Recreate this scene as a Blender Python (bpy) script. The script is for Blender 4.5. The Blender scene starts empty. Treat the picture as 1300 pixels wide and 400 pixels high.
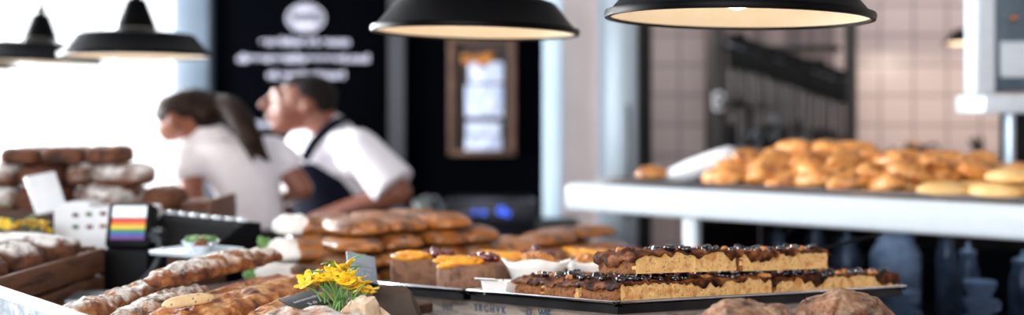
import bpy, bmesh, math, random
from mathutils import Vector, Matrix, Euler, noise

rnd = random.Random(11)
SC = bpy.context.scene
COL = SC.collection
F, HY, CZ = 1400.0, 140.0, 1.5          # focal length in px, horizon row, eye height


def P(px, py, d):
    """point seen at (px, py) at distance d, in metres"""
    return Vector(((px - 650) / F * d, d, CZ - (py - HY) / F * d))


# ------------------------------------------------------------------ materials
def lin(c):
    out = []
    for v in c[:3]:
        v = v / 255.0
        out.append(v / 12.92 if v <= 0.04045 else ((v + 0.055) / 1.055) ** 2.4)
    return (*out, 1.0)


MATS = {}


def M(name, c, c2=None, c3=None, rough=.5, metal=0, scale=30, detail=4, bump=0, bscale=None, bdist=.004,
      flour=0, fscale=30, fcol=(240, 234, 226), coat=0, spec=.5, vary=0, emit=0, trans=0, stretch=None, pores=0,
      sss=0, fz=(.35, .9)):
    if name in MATS:
        return MATS[name]
    m = bpy.data.materials.new(name)
    m.use_nodes = True
    nt = m.node_tree
    N, L = nt.nodes, nt.links
    b = N['Principled BSDF']
    b.inputs['Roughness'].default_value = rough
    b.inputs['Metallic'].default_value = metal
    b.inputs['Coat Weight'].default_value = coat
    b.inputs['Specular IOR Level'].default_value = spec
    b.inputs['Transmission Weight'].default_value = trans
    if sss:
        b.inputs['Subsurface Weight'].default_value = sss
        b.inputs['Subsurface Radius'].default_value = (.02, .008, .004)
    tc = N.new('ShaderNodeTexCoord')
    oi = N.new('ShaderNodeObjectInfo')
    mul = N.new('ShaderNodeMath'); mul.operation = 'MULTIPLY'; mul.inputs[1].default_value = 17.0
    L.new(oi.outputs['Random'], mul.inputs[0])
    add = N.new('ShaderNodeVectorMath'); add.operation = 'ADD'
    L.new(tc.outputs['Object'], add.inputs[0]); L.new(mul.outputs[0], add.inputs[1])
    vec = add.outputs[0]
    if stretch:
        mp = N.new('ShaderNodeMapping'); mp.inputs['Scale'].default_value = stretch
        L.new(vec, mp.inputs['Vector']); vec = mp.outputs[0]

    def nz(s, d=detail, r=.55):
        n = N.new('ShaderNodeTexNoise')
        n.inputs['Scale'].default_value = s; n.inputs['Detail'].default_value = d
        n.inputs['Roughness'].default_value = r
        L.new(vec, n.inputs['Vector'])
        return n.outputs['Fac']

    if c2 is None:
        c2 = tuple(v * .93 for v in c)
    ramp = N.new('ShaderNodeValToRGB')
    L.new(nz(scale), ramp.inputs[0])
    e = ramp.color_ramp.elements
    e[0].position = .34; e[0].color = lin(c)
    e[1].position = .66; e[1].color = lin(c2)
    if c3 is not None:
        e[1].position = .5
        x = e.new(.66); x.color = lin(c3)
    col = ramp.outputs[0]
    if pores:
        vo = N.new('ShaderNodeTexVoronoi'); vo.inputs['Scale'].default_value = pores
        L.new(vec, vo.inputs['Vector'])
        pr = N.new('ShaderNodeValToRGB'); pr.color_ramp.elements[0].position = .12; pr.color_ramp.elements[1].position = .3
        L.new(vo.outputs['Distance'], pr.inputs[0])
        mx = N.new('ShaderNodeMix'); mx.data_type = 'RGBA'
        L.new(pr.outputs[0], mx.inputs[0])
        mx.inputs[6].default_value = lin(tuple(v * .62 for v in c)); L.new(col, mx.inputs[7])
        col = mx.outputs[2]
    if flour:
        sx = N.new('ShaderNodeSeparateXYZ'); L.new(tc.outputs['Normal'], sx.inputs[0])
        fr = N.new('ShaderNodeValToRGB'); fr.color_ramp.elements[0].position = .42; fr.color_ramp.elements[1].position = .60
        L.new(nz(fscale, 6, .7), fr.inputs[0])
        zr = N.new('ShaderNodeMapRange'); zr.inputs[1].default_value = fz[0]; zr.inputs[2].default_value = fz[1]
        L.new(sx.outputs['Z'], zr.inputs[0])
        mm = N.new('ShaderNodeMath'); mm.operation = 'MULTIPLY'
        L.new(fr.outputs[0], mm.inputs[0]); L.new(zr.outputs[0], mm.inputs[1])
        m2 = N.new('ShaderNodeMath'); m2.operation = 'MULTIPLY'; m2.inputs[1].default_value = flour
        m2.use_clamp = True
        L.new(mm.outputs[0], m2.inputs[0])
        mx = N.new('ShaderNodeMix'); mx.data_type = 'RGBA'
        L.new(m2.outputs[0], mx.inputs[0]); L.new(col, mx.inputs[6]); mx.inputs[7].default_value = lin(fcol)
        col = mx.outputs[2]
    if vary:
        hs = N.new('ShaderNodeHueSaturation')
        mr = N.new('ShaderNodeMapRange'); mr.inputs[3].default_value = 1 - vary; mr.inputs[4].default_value = 1 + vary
        L.new(oi.outputs['Random'], mr.inputs[0]); L.new(mr.outputs[0], hs.inputs['Value'])
        L.new(col, hs.inputs['Color']); col = hs.outputs[0]
    L.new(col, b.inputs['Base Color'])
    if emit:
        L.new(col, b.inputs['Emission Color']); b.inputs['Emission Strength'].default_value = emit
    if bump:
        bp = N.new('ShaderNodeBump'); bp.inputs['Strength'].default_value = bump; bp.inputs['Distance'].default_value = bdist
        L.new(nz(bscale or scale * 2, 6, .65), bp.inputs['Height']); L.new(bp.outputs[0], b.inputs['Normal'])
    MATS[name] = m
    return m


def tile_mat():
    m = bpy.data.materials.new('wall_tiles'); m.use_nodes = True
    N, L = m.node_tree.nodes, m.node_tree.links
    b = N['Principled BSDF']; b.inputs['Roughness'].default_value = .3
    tc = N.new('ShaderNodeTexCoord')
    sx = N.new('ShaderNodeSeparateXYZ'); L.new(tc.outputs['Object'], sx.inputs[0])
    cx = N.new('ShaderNodeCombineXYZ'); L.new(sx.outputs['X'], cx.inputs[0]); L.new(sx.outputs['Z'], cx.inputs[1])
    br = N.new('ShaderNodeTexBrick'); br.offset = 0
    br.inputs['Scale'].default_value = 1; br.inputs['Brick Width'].default_value = .176; br.inputs['Row Height'].default_value = .158
    br.inputs['Mortar Size'].default_value = .007
    br.inputs['Color1'].default_value = lin((226, 208, 204)); br.inputs['Color2'].default_value = lin((218, 200, 196))
    br.inputs['Mortar'].default_value = lin((168, 152, 150))
    L.new(cx.outputs[0], br.inputs['Vector']); L.new(br.outputs['Color'], b.inputs['Base Color'])
    return m


def glass_mat(name, tint=(1, 1, 1), gloss=.5, dark=0):
    m = bpy.data.materials.new(name); m.use_nodes = True
    N, L = m.node_tree.nodes, m.node_tree.links
    N.remove(N['Principled BSDF'])
    t = N.new('ShaderNodeBsdfTransparent'); t.inputs[0].default_value = (*tint, 1)
    g = N.new('ShaderNodeBsdfGlossy'); g.inputs['Roughness'].default_value = .02
    fr = N.new('ShaderNodeFresnel'); fr.inputs[0].default_value = 1.5
    mu = N.new('ShaderNodeMath'); mu.operation = 'MULTIPLY'; mu.inputs[1].default_value = gloss * 2; mu.use_clamp = True
    L.new(fr.outputs[0], mu.inputs[0])
    mx = N.new('ShaderNodeMixShader'); L.new(mu.outputs[0], mx.inputs[0]); L.new(t.outputs[0], mx.inputs[1]); L.new(g.outputs[0], mx.inputs[2])
    L.new(mx.outputs[0], N['Material Output'].inputs[0])
    return m


# ------------------------------------------------------------------ mesh helpers
def nb():
    return bmesh.new()


def box(bm, c, s, R=None, bev=0, seg=2):
    T = Matrix.Translation(Vector(c)) @ (R.to_4x4() if R else Matrix()) @ Matrix.Diagonal((*s, 1))
    r = bmesh.ops.create_cube(bm, size=1, matrix=T)
    if bev:
        es = list({e for v in r['verts'] for e in v.link_edges})
        bmesh.ops.bevel(bm, geom=es, offset=bev, segments=seg, profile=.5, affect='EDGES')
    return bm


def axis_mat(p0, p1):
    d = (p1 - p0)
    q = Vector((0, 0, 1)).rotation_difference(d.normalized()) if d.length > 1e-9 else Euler((0, 0, 0)).to_quaternion()
    return Matrix.Translation((p0 + p1) / 2) @ q.to_matrix().to_4x4(), d.length


def cyl(bm, p0, p1, r0, r1=None, n=16):
    p0, p1 = Vector(p0), Vector(p1)
    T, l = axis_mat(p0, p1)
    bmesh.ops.create_cone(bm, cap_ends=True, segments=n, radius1=r0, radius2=r0 if r1 is None else r1, depth=l, matrix=T)
    return bm


def sph(bm, c, r, R=None, u=16, v=10):
    if not hasattr(r, '__len__'):
        r = (r, r, r)
    T = Matrix.Translation(Vector(c)) @ (R.to_4x4() if R else Matrix()) @ Matrix.Diagonal((*r, 1))
    bmesh.ops.create_uvsphere(bm, u_segments=u, v_segments=v, radius=1, matrix=T)
    return bm


def cap(bm, p0, p1, r0, r1=None, n=14):
    r1 = r0 if r1 is None else r1
    cyl(bm, p0, p1, r0, r1, n)
    sph(bm, p0, r0, u=n, v=8); sph(bm, p1, r1, u=n, v=8)
    return bm


def loft(bm, rings, close=False):
    vs = [[bm.verts.new(p) for p in r] for r in rings]
    n = len(vs[0])
    m = len(vs)
    for i in range(m if close else m - 1):
        a, b = vs[i], vs[(i + 1) % m]
        for k in range(n):
            bm.faces.new((a[k], a[(k + 1) % n], b[(k + 1) % n], b[k]))
    if not close:
        bm.faces.new(list(reversed(vs[0]))); bm.faces.new(vs[-1])
    bmesh.ops.recalc_face_normals(bm, faces=bm.faces[:])
    return bm


def ring(c, a, b, n=24):
    c, a, b = Vector(c), Vector(a), Vector(b)
    return [c + a * math.cos(2 * math.pi * k / n) + b * math.sin(2 * math.pi * k / n) for k in range(n)]


def tube(bm, pts, r, n=8):
    pts = [Vector(p) for p in pts]
    rs = r if hasattr(r, '__len__') else [r] * len(pts)
    rings = []
    up = Vector((0.13, .31, .94))
    for i, p in enumerate(pts):
        t = (pts[min(i + 1, len(pts) - 1)] - pts[max(i - 1, 0)]).normalized()
        a = t.cross(up)
        if a.length < 1e-3:
            a = t.cross(Vector((1, 0, 0)))
        a.normalize(); b = t.cross(a).normalized()
        rings.append(ring(p, a * rs[i], b * rs[i], n))
    return loft(bm, rings)


def smooth_path(pts, k=6):
    pts = [Vector(p) for p in pts]
    out = []
    for i in range(len(pts) - 1):
        p0, p1, p2, p3 = pts[max(i - 1, 0)], pts[i], pts[i + 1], pts[min(i + 2, len(pts) - 1)]
        for j in range(k):
            t = j / k
            out.append(.5 * ((2 * p1) + (p2 - p0) * t + (2 * p0 - 5 * p1 + 4 * p2 - p3) * t * t + (3 * p1 - p0 - 3 * p2 + p3) * t ** 3))
    out.append(pts[-1])
    return out


def lathe(bm, prof, n=32, closed=False):
    rings = [[Vector((max(r, 1e-4) * math.cos(2 * math.pi * k / n), max(r, 1e-4) * math.sin(2 * math.pi * k / n), z)) for k in range(n)] for r, z in prof]
    return loft(bm, rings, close=closed)


def blob(L, W, H, seed=0, amp=.06, freq=18, p=.8, flat=.25, u=40, v=24, bend=0, taper=0, ridge=0, rfreq=12, pz=.9, crack=0):
    """rustic loaf or bun, resting on z=0, long axis x"""
    bm = nb()
    bmesh.ops.create_uvsphere(bm, u_segments=u, v_segments=v, radius=1)
    off = Vector((seed * 3.7, seed * 1.9, seed * 5.3))
    for vt in bm.verts:
        x, y, z = vt.co
        sg = lambda q, e: math.copysign(abs(q) ** e, q)
        x, y = sg(x, p), sg(y, p)
        z = sg(z, pz)
        if z < 0:
            z *= flat
        z = (z + flat) / (1 + flat)
        w = 1 + taper * x
        co = Vector((x * L / 2, y * W / 2 * w, z * H))
        nn = noise.noise(co * freq + off) + .5 * noise.noise(co * freq * 2.1 + off)
        s = 1 + amp * nn
        if ridge:
            s += ridge * (.35 - abs(noise.noise(co * rfreq + off * 1.3))) * max(0, z)
        co = Vector((co.x * s, co.y * s, max(0, co.z * s)))
        if crack:
            e_ = abs(noise.noise(co * 21 + off)) ; e2 = abs(noise.noise(co * 47 + off))
            co *= 1 - crack * max(0, 1 - e_ / .09) - crack * .45 * max(0, 1 - e2 / .1) + crack * .5 * noise.noise(co * 90 + off)
            co.z = max(0, co.z)
        co.y += bend * ((2 * co.x / L) ** 2) * W
        vt.co = co
    return bm


def remesh(bm, voxel=.008, it=4):
    me = bpy.data.meshes.new('tmp'); bm.to_mesh(me); bm.free()
    ob = bpy.data.objects.new('tmp', me); COL.objects.link(ob)
    r = ob.modifiers.new('r', 'REMESH'); r.mode = 'VOXEL'; r.voxel_size = voxel
    s = ob.modifiers.new('s', 'SMOOTH'); s.iterations = it; s.factor = .6
    dg = bpy.context.evaluated_depsgraph_get()
    out = nb(); out.from_mesh(bpy.data.meshes.new_from_object(ob.evaluated_get(dg)))
    bpy.data.objects.remove(ob); bpy.data.meshes.remove(me)
    return out


def text_bm(body, size, extrude=.001, align='CENTER', bold=0):
    cu = bpy.data.curves.new('t', 'FONT'); cu.body = body; cu.size = size; cu.extrude = extrude
    cu.align_x = align; cu.align_y = 'CENTER'; cu.offset = bold
    ob = bpy.data.objects.new('t', cu); COL.objects.link(ob)
    dg = bpy.context.evaluated_depsgraph_get()
    me = bpy.data.meshes.new_from_object(ob.evaluated_get(dg))
    bm = nb(); bm.from_mesh(me)
    bpy.data.objects.remove(ob); bpy.data.curves.remove(cu)
    return bm


def xf(bm, T):
    bmesh.ops.transform(bm, matrix=T, verts=bm.verts[:])
    return bm


def mk(name, bm, mat, parent=None, T=None, sharp=40, world=False):
    me = bpy.data.meshes.new(name)
    if world and parent:
        xf(bm, Matrix.Translation(-parent.location))
    bm.normal_update()
    bm.to_mesh(me); bm.free()
    for m in (mat if isinstance(mat, (list, tuple)) else [mat]):
        me.materials.append(m)
    me.polygons.foreach_set('use_smooth', [True] * len(me.polygons))
    me.set_sharp_from_angle(angle=math.radians(sharp))
    o = bpy.data.objects.new(name, me); COL.objects.link(o)
    if parent:
        o.parent = parent
    if T is not None:
        if parent:
            o.matrix_local = T
        else:
            o.matrix_world = T
    return o


def tag(o, label, cat, group=None):
    o['label'] = label; o['category'] = cat
    if group:
        o['group'] = group
    return o


def thing(name, label, cat, loc=(0, 0, 0), T=None, group=None):
    o = bpy.data.objects.new(name, None); COL.objects.link(o)
    o.empty_display_size = .05
    if T is not None:
        o.matrix_world = T
    else:
        o.location = loc
    return tag(o, label, cat, group)


def struct(name, bm, mat, T=None):
    o = mk(name, bm, mat, T=T); o['kind'] = 'structure'
    return o


def copy_tree(o, parent=None):
    c = o.copy(); COL.objects.link(c)
    if parent:
        c.parent = parent
    for ch in [x for x in bpy.data.objects if x.parent == o]:
        copy_tree(ch, c)
    return c


def TR(loc, rz=0, rx=0, ry=0):
    return Matrix.Translation(Vector(loc)) @ Euler((rx, ry, rz)).to_matrix().to_4x4()


def bx(name, x0, x1, y0, y1, z0, z1, mat, bev=0):
    return struct(name, box(nb(), ((x0 + x1) / 2, (y0 + y1) / 2, (z0 + z1) / 2), (x1 - x0, y1 - y0, z1 - z0), bev=bev), mat)


# ------------------------------------------------------------------ palette
black = M('black_enamel', (2, 2, 3), (3, 3, 4), rough=.42, spec=.07)
blackwall = M('black_paint', (3, 4, 6), (4, 5, 8), rough=.9, spec=0)
blackmat = M('matt_black', (7, 8, 10), (9, 10, 12), rough=.6, spec=.15)
cream = M('cream_enamel', (250, 236, 216), (246, 231, 208), rough=.35)
white = M('white_paint', (235, 238, 242), (228, 231, 236), rough=.35)
whitegloss = M('white_laminate', (222, 231, 239), (216, 226, 235), rough=.18)
greyblue = M('grey_blue_paint', (78, 92, 106), (96, 110, 124), rough=.5, scale=3)
palepost = M('pale_blue_paint', (196, 214, 226), (184, 204, 218), rough=.45, scale=4)
beige = M('beige_plaster', (226, 212, 208), (218, 204, 200), rough=.7, scale=4)
steel = M('brushed_steel', (150, 162, 172), (176, 188, 198), rough=.45, metal=1, scale=12, stretch=(1, 1, .05))
darksteel = M('dark_tray_steel', (34, 34, 36), (50, 50, 52), rough=.36, metal=1, scale=20)
brightsteel = M('bright_steel_rim', (220, 222, 224), (200, 202, 206), rough=.18, metal=1)
chrome = M('chrome', (225, 225, 228), rough=.08, metal=1)
floor_m = M('grey_floor', (88, 84, 82), (104, 100, 97), rough=.5, scale=3)
ceil_m = M('ceiling_paint', (150, 150, 152), (142, 142, 145), rough=.8)
woodd = M('dark_wood', (50, 30, 19), (78, 48, 30), rough=.6, scale=10, stretch=(1, 8, 8), bump=.3, bscale=20)
woodm = M('crate_wood', (84, 50, 30), (112, 72, 46), (66, 38, 24), rough=.6, scale=9, stretch=(1, 9, 9), bump=.3, bscale=20)
paper = M('white_paper', (242, 240, 236), (234, 232, 228), rough=.6, bump=.2, bscale=30)
parch = M('parchment', (214, 186, 158), (228, 204, 178), (200, 170, 140), rough=.6, bump=.35, bscale=25)
newsp = M('whitewashed_crate', (138, 122, 110), (170, 156, 144), (104, 90, 80), rough=.7, scale=14, stretch=(1, 1, 5))
blueink = M('blue_ink', (52, 74, 98), (62, 86, 110), rough=.7)
whiteink = M('white_ink', (168, 168, 184), (160, 160, 176), rough=.6)
slate = M('grey_slate_card', (112, 130, 146), (128, 146, 160), rough=.5, scale=20)
blackslate = M('black_slate', (22, 26, 26), (34, 38, 38), rough=.5)
skin = M('skin_tan', (106, 57, 38), (120, 67, 46), rough=.5, scale=12, sss=.15)
skin2 = M('skin_light', (122, 70, 50), (134, 80, 58), rough=.5, scale=12, sss=.15)
tee = M('white_cotton', (222, 218, 224), (214, 210, 218), rough=.85, bump=.25, bscale=14, bdist=.01)
navy = M('navy_cotton', (8, 11, 24), (12, 16, 32), spec=.1, rough=.85, bump=.2, bscale=40)
pants = M('dark_trousers', (18, 18, 22), (24, 24, 28), rough=.85)
hair_b = M('brown_hair', (16, 10, 8), (44, 27, 18), spec=.12, rough=.55, scale=30, stretch=(1, 1, 1), bump=.4, bscale=60)
hair_d = M('short_dark_hair', (14, 11, 10), (30, 24, 22), spec=.12, rough=.7, scale=60, bump=.4, bscale=120)
green = M('leaf_green', (84, 130, 66), (120, 160, 86), rough=.5, scale=60)
yellow = M('yellow_petal', (240, 196, 26), (250, 214, 60), rough=.55, scale=60)
flowerc = M('flower_centre', (196, 140, 20), (180, 120, 20), rough=.7)
peach = M('peach_flesh', (232, 138, 22), (244, 176, 52), (214, 112, 16), rough=.3, coat=.2, scale=40, vary=.18)
cran = M('cranberry', (72, 8, 16), (104, 18, 26), rough=.15, coat=.6, vary=.3)
berry_m = M('dark_berry', (10, 10, 18), (22, 18, 30), rough=.14, coat=.6, vary=.3)
sponge = M('yellow_sponge', (220, 164, 96), (232, 186, 120), (196, 130, 66), rough=.75, scale=45, bump=.7, bscale=160, pores=160)
crumb = M('brown_crumb_edge', (118, 66, 30), (160, 100, 52), (90, 48, 22), rough=.9, scale=90, bump=1, bscale=220, bdist=.006)
topping = M('baked_berry_topping', (18, 8, 10), (84, 42, 20), (150, 90, 48), rough=.55, spec=.12, scale=48, detail=6, bump=1, bscale=80, bdist=.006)
crumble = M('crumble', (150, 86, 36), (196, 130, 68), (110, 58, 24), rough=.7, scale=90, bump=.9, bscale=150)
tartcrust = M('tart_crust', (112, 76, 56), (140, 100, 76), (90, 58, 42), rough=.8, scale=40, bump=.5, bscale=120)
ciab = M('ciabatta_crust', (90, 44, 10), (164, 98, 32), (52, 23, 6), rough=.42, scale=20, bump=.5, bscale=40, vary=.25, flour=.12, fscale=14, coat=.25)
roll_m = M('rustic_roll_crust', (58, 26, 11), (112, 58, 26), (156, 98, 54), rough=.6, scale=30, detail=10, bump=1, bscale=55, bdist=.012, flour=.45, fscale=42, fcol=(212, 184, 154))
rye = M('rye_crust', (78, 42, 25), (116, 68, 41), (50, 26, 16), rough=.75, scale=24, bump=.9, bscale=60, vary=.15)
ryef = M('floured_rye_crust', (74, 40, 24), (112, 66, 40), (46, 24, 15), rough=.8, scale=24, bump=.9, bscale=60, flour=1.6, fscale=22, fcol=(244, 240, 236))
ryew = M('heavily_floured_crust', (84, 46, 28), (118, 70, 42), (52, 28, 18), rough=.85, scale=24, bump=.9, bscale=60, flour=1.5, fscale=15, fcol=(246, 242, 238), fz=(-.2, .7))
focac = M('cheese_bread_crust', (92, 42, 14), (184, 108, 46), (230, 184, 124), rough=.45, scale=36, bump=1, bscale=70, bdist=.006)
focacf = M('floured_cheese_bread', (70, 32, 14), (150, 84, 38), (206, 152, 96), rough=.55, scale=36, bump=1, bscale=70, bdist=.006, flour=1.5, fscale=30)
cut_m = M('cut_bread', (226, 190, 140), (236, 206, 160), rough=.8, scale=60, pores=120)
gold = M('golden_pastry', (206, 118, 46), (236, 166, 88), (150, 76, 28), rough=.45, scale=26, bump=.5, bscale=60, vary=.16, coat=.1)
pale = M('pale_bun', (232, 178, 104), (242, 200, 136), rough=.5, scale=26, vary=.08, bump=.3)
led = M('blue_light', (70, 110, 255), (60, 100, 250), emit=1.3)
bulbm = M('bulb_glow', (255, 236, 205), (255, 236, 205), emit=6)

# ------------------------------------------------------------------ setting
bx('floor', -3.5, 3.5, -1.7, 6.2, -.06, 0, floor_m)
bx('ceiling', -3.5, 3.5, -1.7, 6.2, 3.0, 3.06, ceil_m)
bm = nb()
box(bm, (-3.53, .7, 1.5), (.06, 4.8, 3)); box(bm, (-3.53, 5.65, 1.5), (.06, 1.1, 3))
box(bm, (-3.53, 4.1, .45), (.06, 2, .9)); box(bm, (-3.53, 4.1, 2.8), (.06, 2, .4))
struct('wall_left', bm, white)
bx('wall_right', 3.5, 3.56, -1.7, 6.2, 0, 3, beige)
# back wall: black partition, with a window opening on the left
Xw0, Xw1 = -3.3, -1.825
bx('wall_back', -1.62, .20, 6.0, 6.12, 0, 3, blackwall)
bm = nb()
box(bm, ((-3.5 + Xw0) / 2, 6.06, 1.5), (Xw0 + 3.5, .12, 3)); box(bm, ((Xw0 + Xw1) / 2, 6.06, .4), (Xw1 - Xw0, .12, .8))
box(bm, ((Xw0 + Xw1) / 2, 6.06, 2.88), (Xw1 - Xw0, .12, .24))
struct('wall_back_left', bm, white)
bx('trim_1', Xw1, -1.62, 5.9, 6.12, 0, 3, greyblue, bev=.02)
bx('trim_2', -.665, -.58, 5.93, 5.999, 0, 3, M('charcoal_paint', (34, 36, 44), (40, 42, 50), rough=.5))
bx('trim_3', .17, .268, 5.9, 6.1, 0, 3, palepost, bev=.01)
bx('wall_back_middle', .268, .66, 6.0, 6.12, 0, 3, beige)
struct('wall_back_right', box(nb(), (2.08, 5.87, 1.5), (2.84, .14, 3)), tile_mat())
# window
bm = nb()
for x in (Xw0 + .02, Xw1 - .02):
    box(bm, (x, 6.05, 1.78), (.04, .07, 1.96))
for z in (.82, 2.74):
    box(bm, ((Xw0 + Xw1) / 2, 6.05, z), (Xw1 - Xw0, .07, .04))
wf = struct('window_1', bm, white)
bm = nb()
box(bm, (-2.2, 6.05, 1.78), (.022, .03, 1.9)); box(bm, (-2.75, 6.05, 1.78), (.022, .03, 1.9)); box(bm, ((Xw0 + Xw1) / 2, 6.05, 1.53), (Xw1 - Xw0 - .04, .03, .022))
mk('glazing_bars', bm, white, wf)
mk('pane', box(nb(), ((Xw0 + Xw1) / 2, 6.05, 1.78), (Xw1 - Xw0 - .05, .004, 1.9)), glass_mat('window_glass', gloss=.2), wf)
mk('window_sill', box(nb(), ((Xw0 + Xw1) / 2, 5.92, .79), (Xw1 - Xw0 + .06, .2, .03), bev=.008), white, wf)
# front wall behind the viewer with an added, unseen window for the front fill
bm = nb()
box(bm, (-2.9, -1.66, 1.5), (1.2, .08, 3)); box(bm, (2.9, -1.66, 1.5), (1.2, .08, 3))
box(bm, (0, -1.66, .4), (4.6, .08, .8)); box(bm, (0, -1.66, 2.9), (4.6, .08, .2))
struct('wall_front', bm, beige)
bm = nb()
for x in (-2.28, -.77, .77, 2.28):
    box(bm, (x, -1.66, 1.8), (.05, .1, 2))
for z in (.83, 2.78):
    box(bm, (0, -1.66, z), (4.6, .1, .05))
w2 = struct('added_fill_window', bm, blackmat)
mk('pane', box(nb(), (0, -1.66, 1.8), (4.5, .004, 1.95)), MATS.get('x') or bpy.data.materials['window_glass'], w2)

bm = nb()
for y in (3.13, 4.1, 5.07):
    box(bm, (-3.53, y, 1.75), (.05, .04, 1.7))
for z in (.92, 2.58):
    box(bm, (-3.53, 4.1, z), (.05, 1.98, .04))
w3 = struct('window_3', bm, white)
mk('pane', box(nb(), (-3.53, 4.1, 1.75), (.004, 1.94, 1.62)), bpy.data.materials['window_glass'], w3)

# sign on the black wall
t = thing('wall_sign', 'black wall sign with a round pale emblem and lines of white lettering', 'sign', (-1.15, 5.985, 1.75))
mk('sign_board', box(nb(), (0, 0, 0), (.92, .02, 2.3), bev=.004), blackwall, t)
RX = Matrix.Rotation(math.pi / 2, 4, 'X')


def sign_text(body, px, py, wpx, h, d=5.97, size=None):
    b = text_bm(body, h, .002, bold=.003)
    xs = [v.co.x for v in b.verts]
    w = max(xs) - min(xs); cx = (max(xs) + min(xs)) / 2
    p = P(px, py, d)
    xf(b, Matrix.Translation(p - t.location) @ RX @ Matrix.Diagonal((wpx / F * d / w, 1, 1, 1)) @ Matrix.Translation((-cx, 0, 0)))
    return mk('lettering', b, whiteink, t)


sign_text('anabbear!.exun', 387, 53, 114, .055)
sign_text('draasaatthraaaagi.nui', 385, 74, 168, .06)
sign_text('gi.anrianiouri', 388, 95, 100, .058)
sign_text('gehivunst', 338, 158, 56, .04)
pe = P(388, 23, 5.965) - t.location
em = mk('emblem', xf(cyl(nb(), (0, 0, -.003), (0, 0, .003), .104, n=40), Matrix.Translation(pe) @ RX @ Matrix.Diagonal((1, .74, 1, 1))), M('emblem_grey', (168, 168, 184), (190, 190, 204), rough=.6), t)
bm = nb()
lathe(bm, [(.082, .003), (.09, .003), (.09, .006), (.082, .006)], 40, True)
xf(bm, Matrix.Translation(pe) @ RX @ Matrix.Diagonal((1, .74, 1, 1)))
mk('emblem_ring', bm, blackwall, em)
b = text_bm('WFS', .075, .002, bold=.002)
mk('emblem_letters', xf(b, Matrix.Translation(pe + Vector((0, -.005, 0))) @ RX), blackwall, em)

# framed menu board in the black recess
t = thing('menu_board', 'framed wooden menu board with pale blue cards on the black wall', 'board', P(612, 122, 5.95))
d = 5.95
wpx, hpx = 84 / F * d, 150 / F * d
bm = nb()
for sx in (-1, 1):
    box(bm, (sx * wpx * .46, 0, 0), (.035, .04, hpx), bev=.005)
for sz in (-1, 1):
    box(bm, (0, 0, sz * hpx * .48), (wpx * .96, .04, .03), bev=.005)
mk('frame', bm, M('brown_frame_wood', (92, 62, 44), (70, 46, 32), rough=.6, scale=12), t)
mk('backing', box(nb(), (0, .01, 0), (wpx * .9, .015, hpx * .95)), M('dark_cork', (36, 26, 22), (48, 34, 28), rough=.8), t)
bluep = M('pale_blue_card', (196, 204, 226), (160, 172, 200), (222, 226, 240), rough=.6, scale=14, detail=3)
for (x, y, w, h) in ((617, 92, 44, 26), (615, 128, 48, 40), (614, 163, 44, 16), (614, 182, 46, 18)):
    p = P(x, y, d) - t.location
    mk('card', box(nb(), (p.x, -.006, p.z), (w / F * d, .008, h / F * d), bev=.002), bluep, t)
p = P(606, 76, d) - t.location
bm = nb()
for k in range(9):
    sph(bm, (p.x + rnd.uniform(-.07, .07), -.012, p.z + rnd.uniform(-.025, .025)), (.03, .012, .016), u=10, v=6)
mk('autumn_garland', bm, M('amber_leaves', (190, 120, 30), (120, 66, 20), rough=.6), t)

# fridge, with dark door edge
t = thing('steel_fridge', 'tall brushed steel fridge standing against the tiled wall', 'fridge', (.56, 5.45, 0))
mk('cabinet', box(nb(), (-.045, 0, 1.15), (.15, .6, 2.3), bev=.012), steel, t)
mk('door_edge', box(nb(), (.062, -.01, 1.15), (.06, .6, 2.28), bev=.006), blackmat, t)
mk('handle', tube(nb(), [(-.02, -.30, 1.0), (-.02, -.345, 1.02), (-.02, -.345, 1.5), (-.02, -.30, 1.52)], .011), darksteel, t)

# ------------------------------------------------------------------ rack with hanging tools
t = thing('utensil_rack', 'dark steel rack frame with a rail before the pale tiles', 'rack', (1.27, 5.25, 0))
D = 5.25
xl, xr = P(912, 0, D).x - 1.27, P(1080, 0, D).x - 1.27
grime = M('grimy_steel', (44, 44, 44), (64, 62, 60), rough=.45, metal=.6)
for x in (xl, xr):
    mk('upright', box(nb(), (x, 0, 1.2), (.05, .05, 2.4), bev=.006), grime, t)
for z in (1.07, 2.3):
    mk('crossbar', box(nb(), ((xl + xr) / 2, 0, z), (xr - xl, .04, .04), bev=.005), grime, t)
mk('crossbar', box(nb(), ((xl + xr) / 2, .1, 1.8), (xr - xl - .04, .03, .03), bev=.005), grime, t)
mk('shelf', box(nb(), ((xl + xr) / 2, .12, 1.2), (xr - xl - .03, .26, .02), bev=.004), blackmat, t)
ra, rb = P(925, 48, 5.2) - Vector((1.27, 5.25, 0)), P(1072, 96, 5.2) - Vector((1.27, 5.25, 0))
mk('rail', tube(nb(), [ra, rb], .024), blackmat, t)
for q_ in (.15, .85):
    p_ = ra.lerp(rb, q_)
    mk('rail_bracket', tube(nb(), [p_, (p_.x, .02, p_.z + .05), (p_.x, .28, p_.z + .05)], .01), blackmat, t)
mk('backboard', box(nb(), ((xl + xr) / 2, .30, 1.66), (xr - xl + .02, .02, 1.3)), M('rack_back', (150, 134, 132), (112, 100, 100), (76, 68, 68), rough=.7, scale=6, stretch=(4, 1, .15)), t)
cl = thing('hose_clamp', 'pair of chrome rings clamped on the rack upright', 'clamp', P(912, 128, 5.2))
for z in (.017, -.02):
    bm = nb()
    lathe(bm, [(.02, -.008), (.028, -.008), (.028, .008), (.02, .008)], 24, True)
    mk('ring', xf(bm, Matrix.Translation((0, 0, z)) @ RX), chrome, cl)
mk('clamp_body', box(nb(), (.07, 0, -.003), (.09, .02, .03), bev=.005), blackmat, cl)
mk('bolt', cyl(nb(), (-.0, -.006, -.0015), (.0, .012, -.0015), .008), chrome, cl)


toolgrey = M('worn_tool_grey', (104, 98, 98), (70, 66, 66), rough=.6, spec=.2, scale=20)


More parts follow.
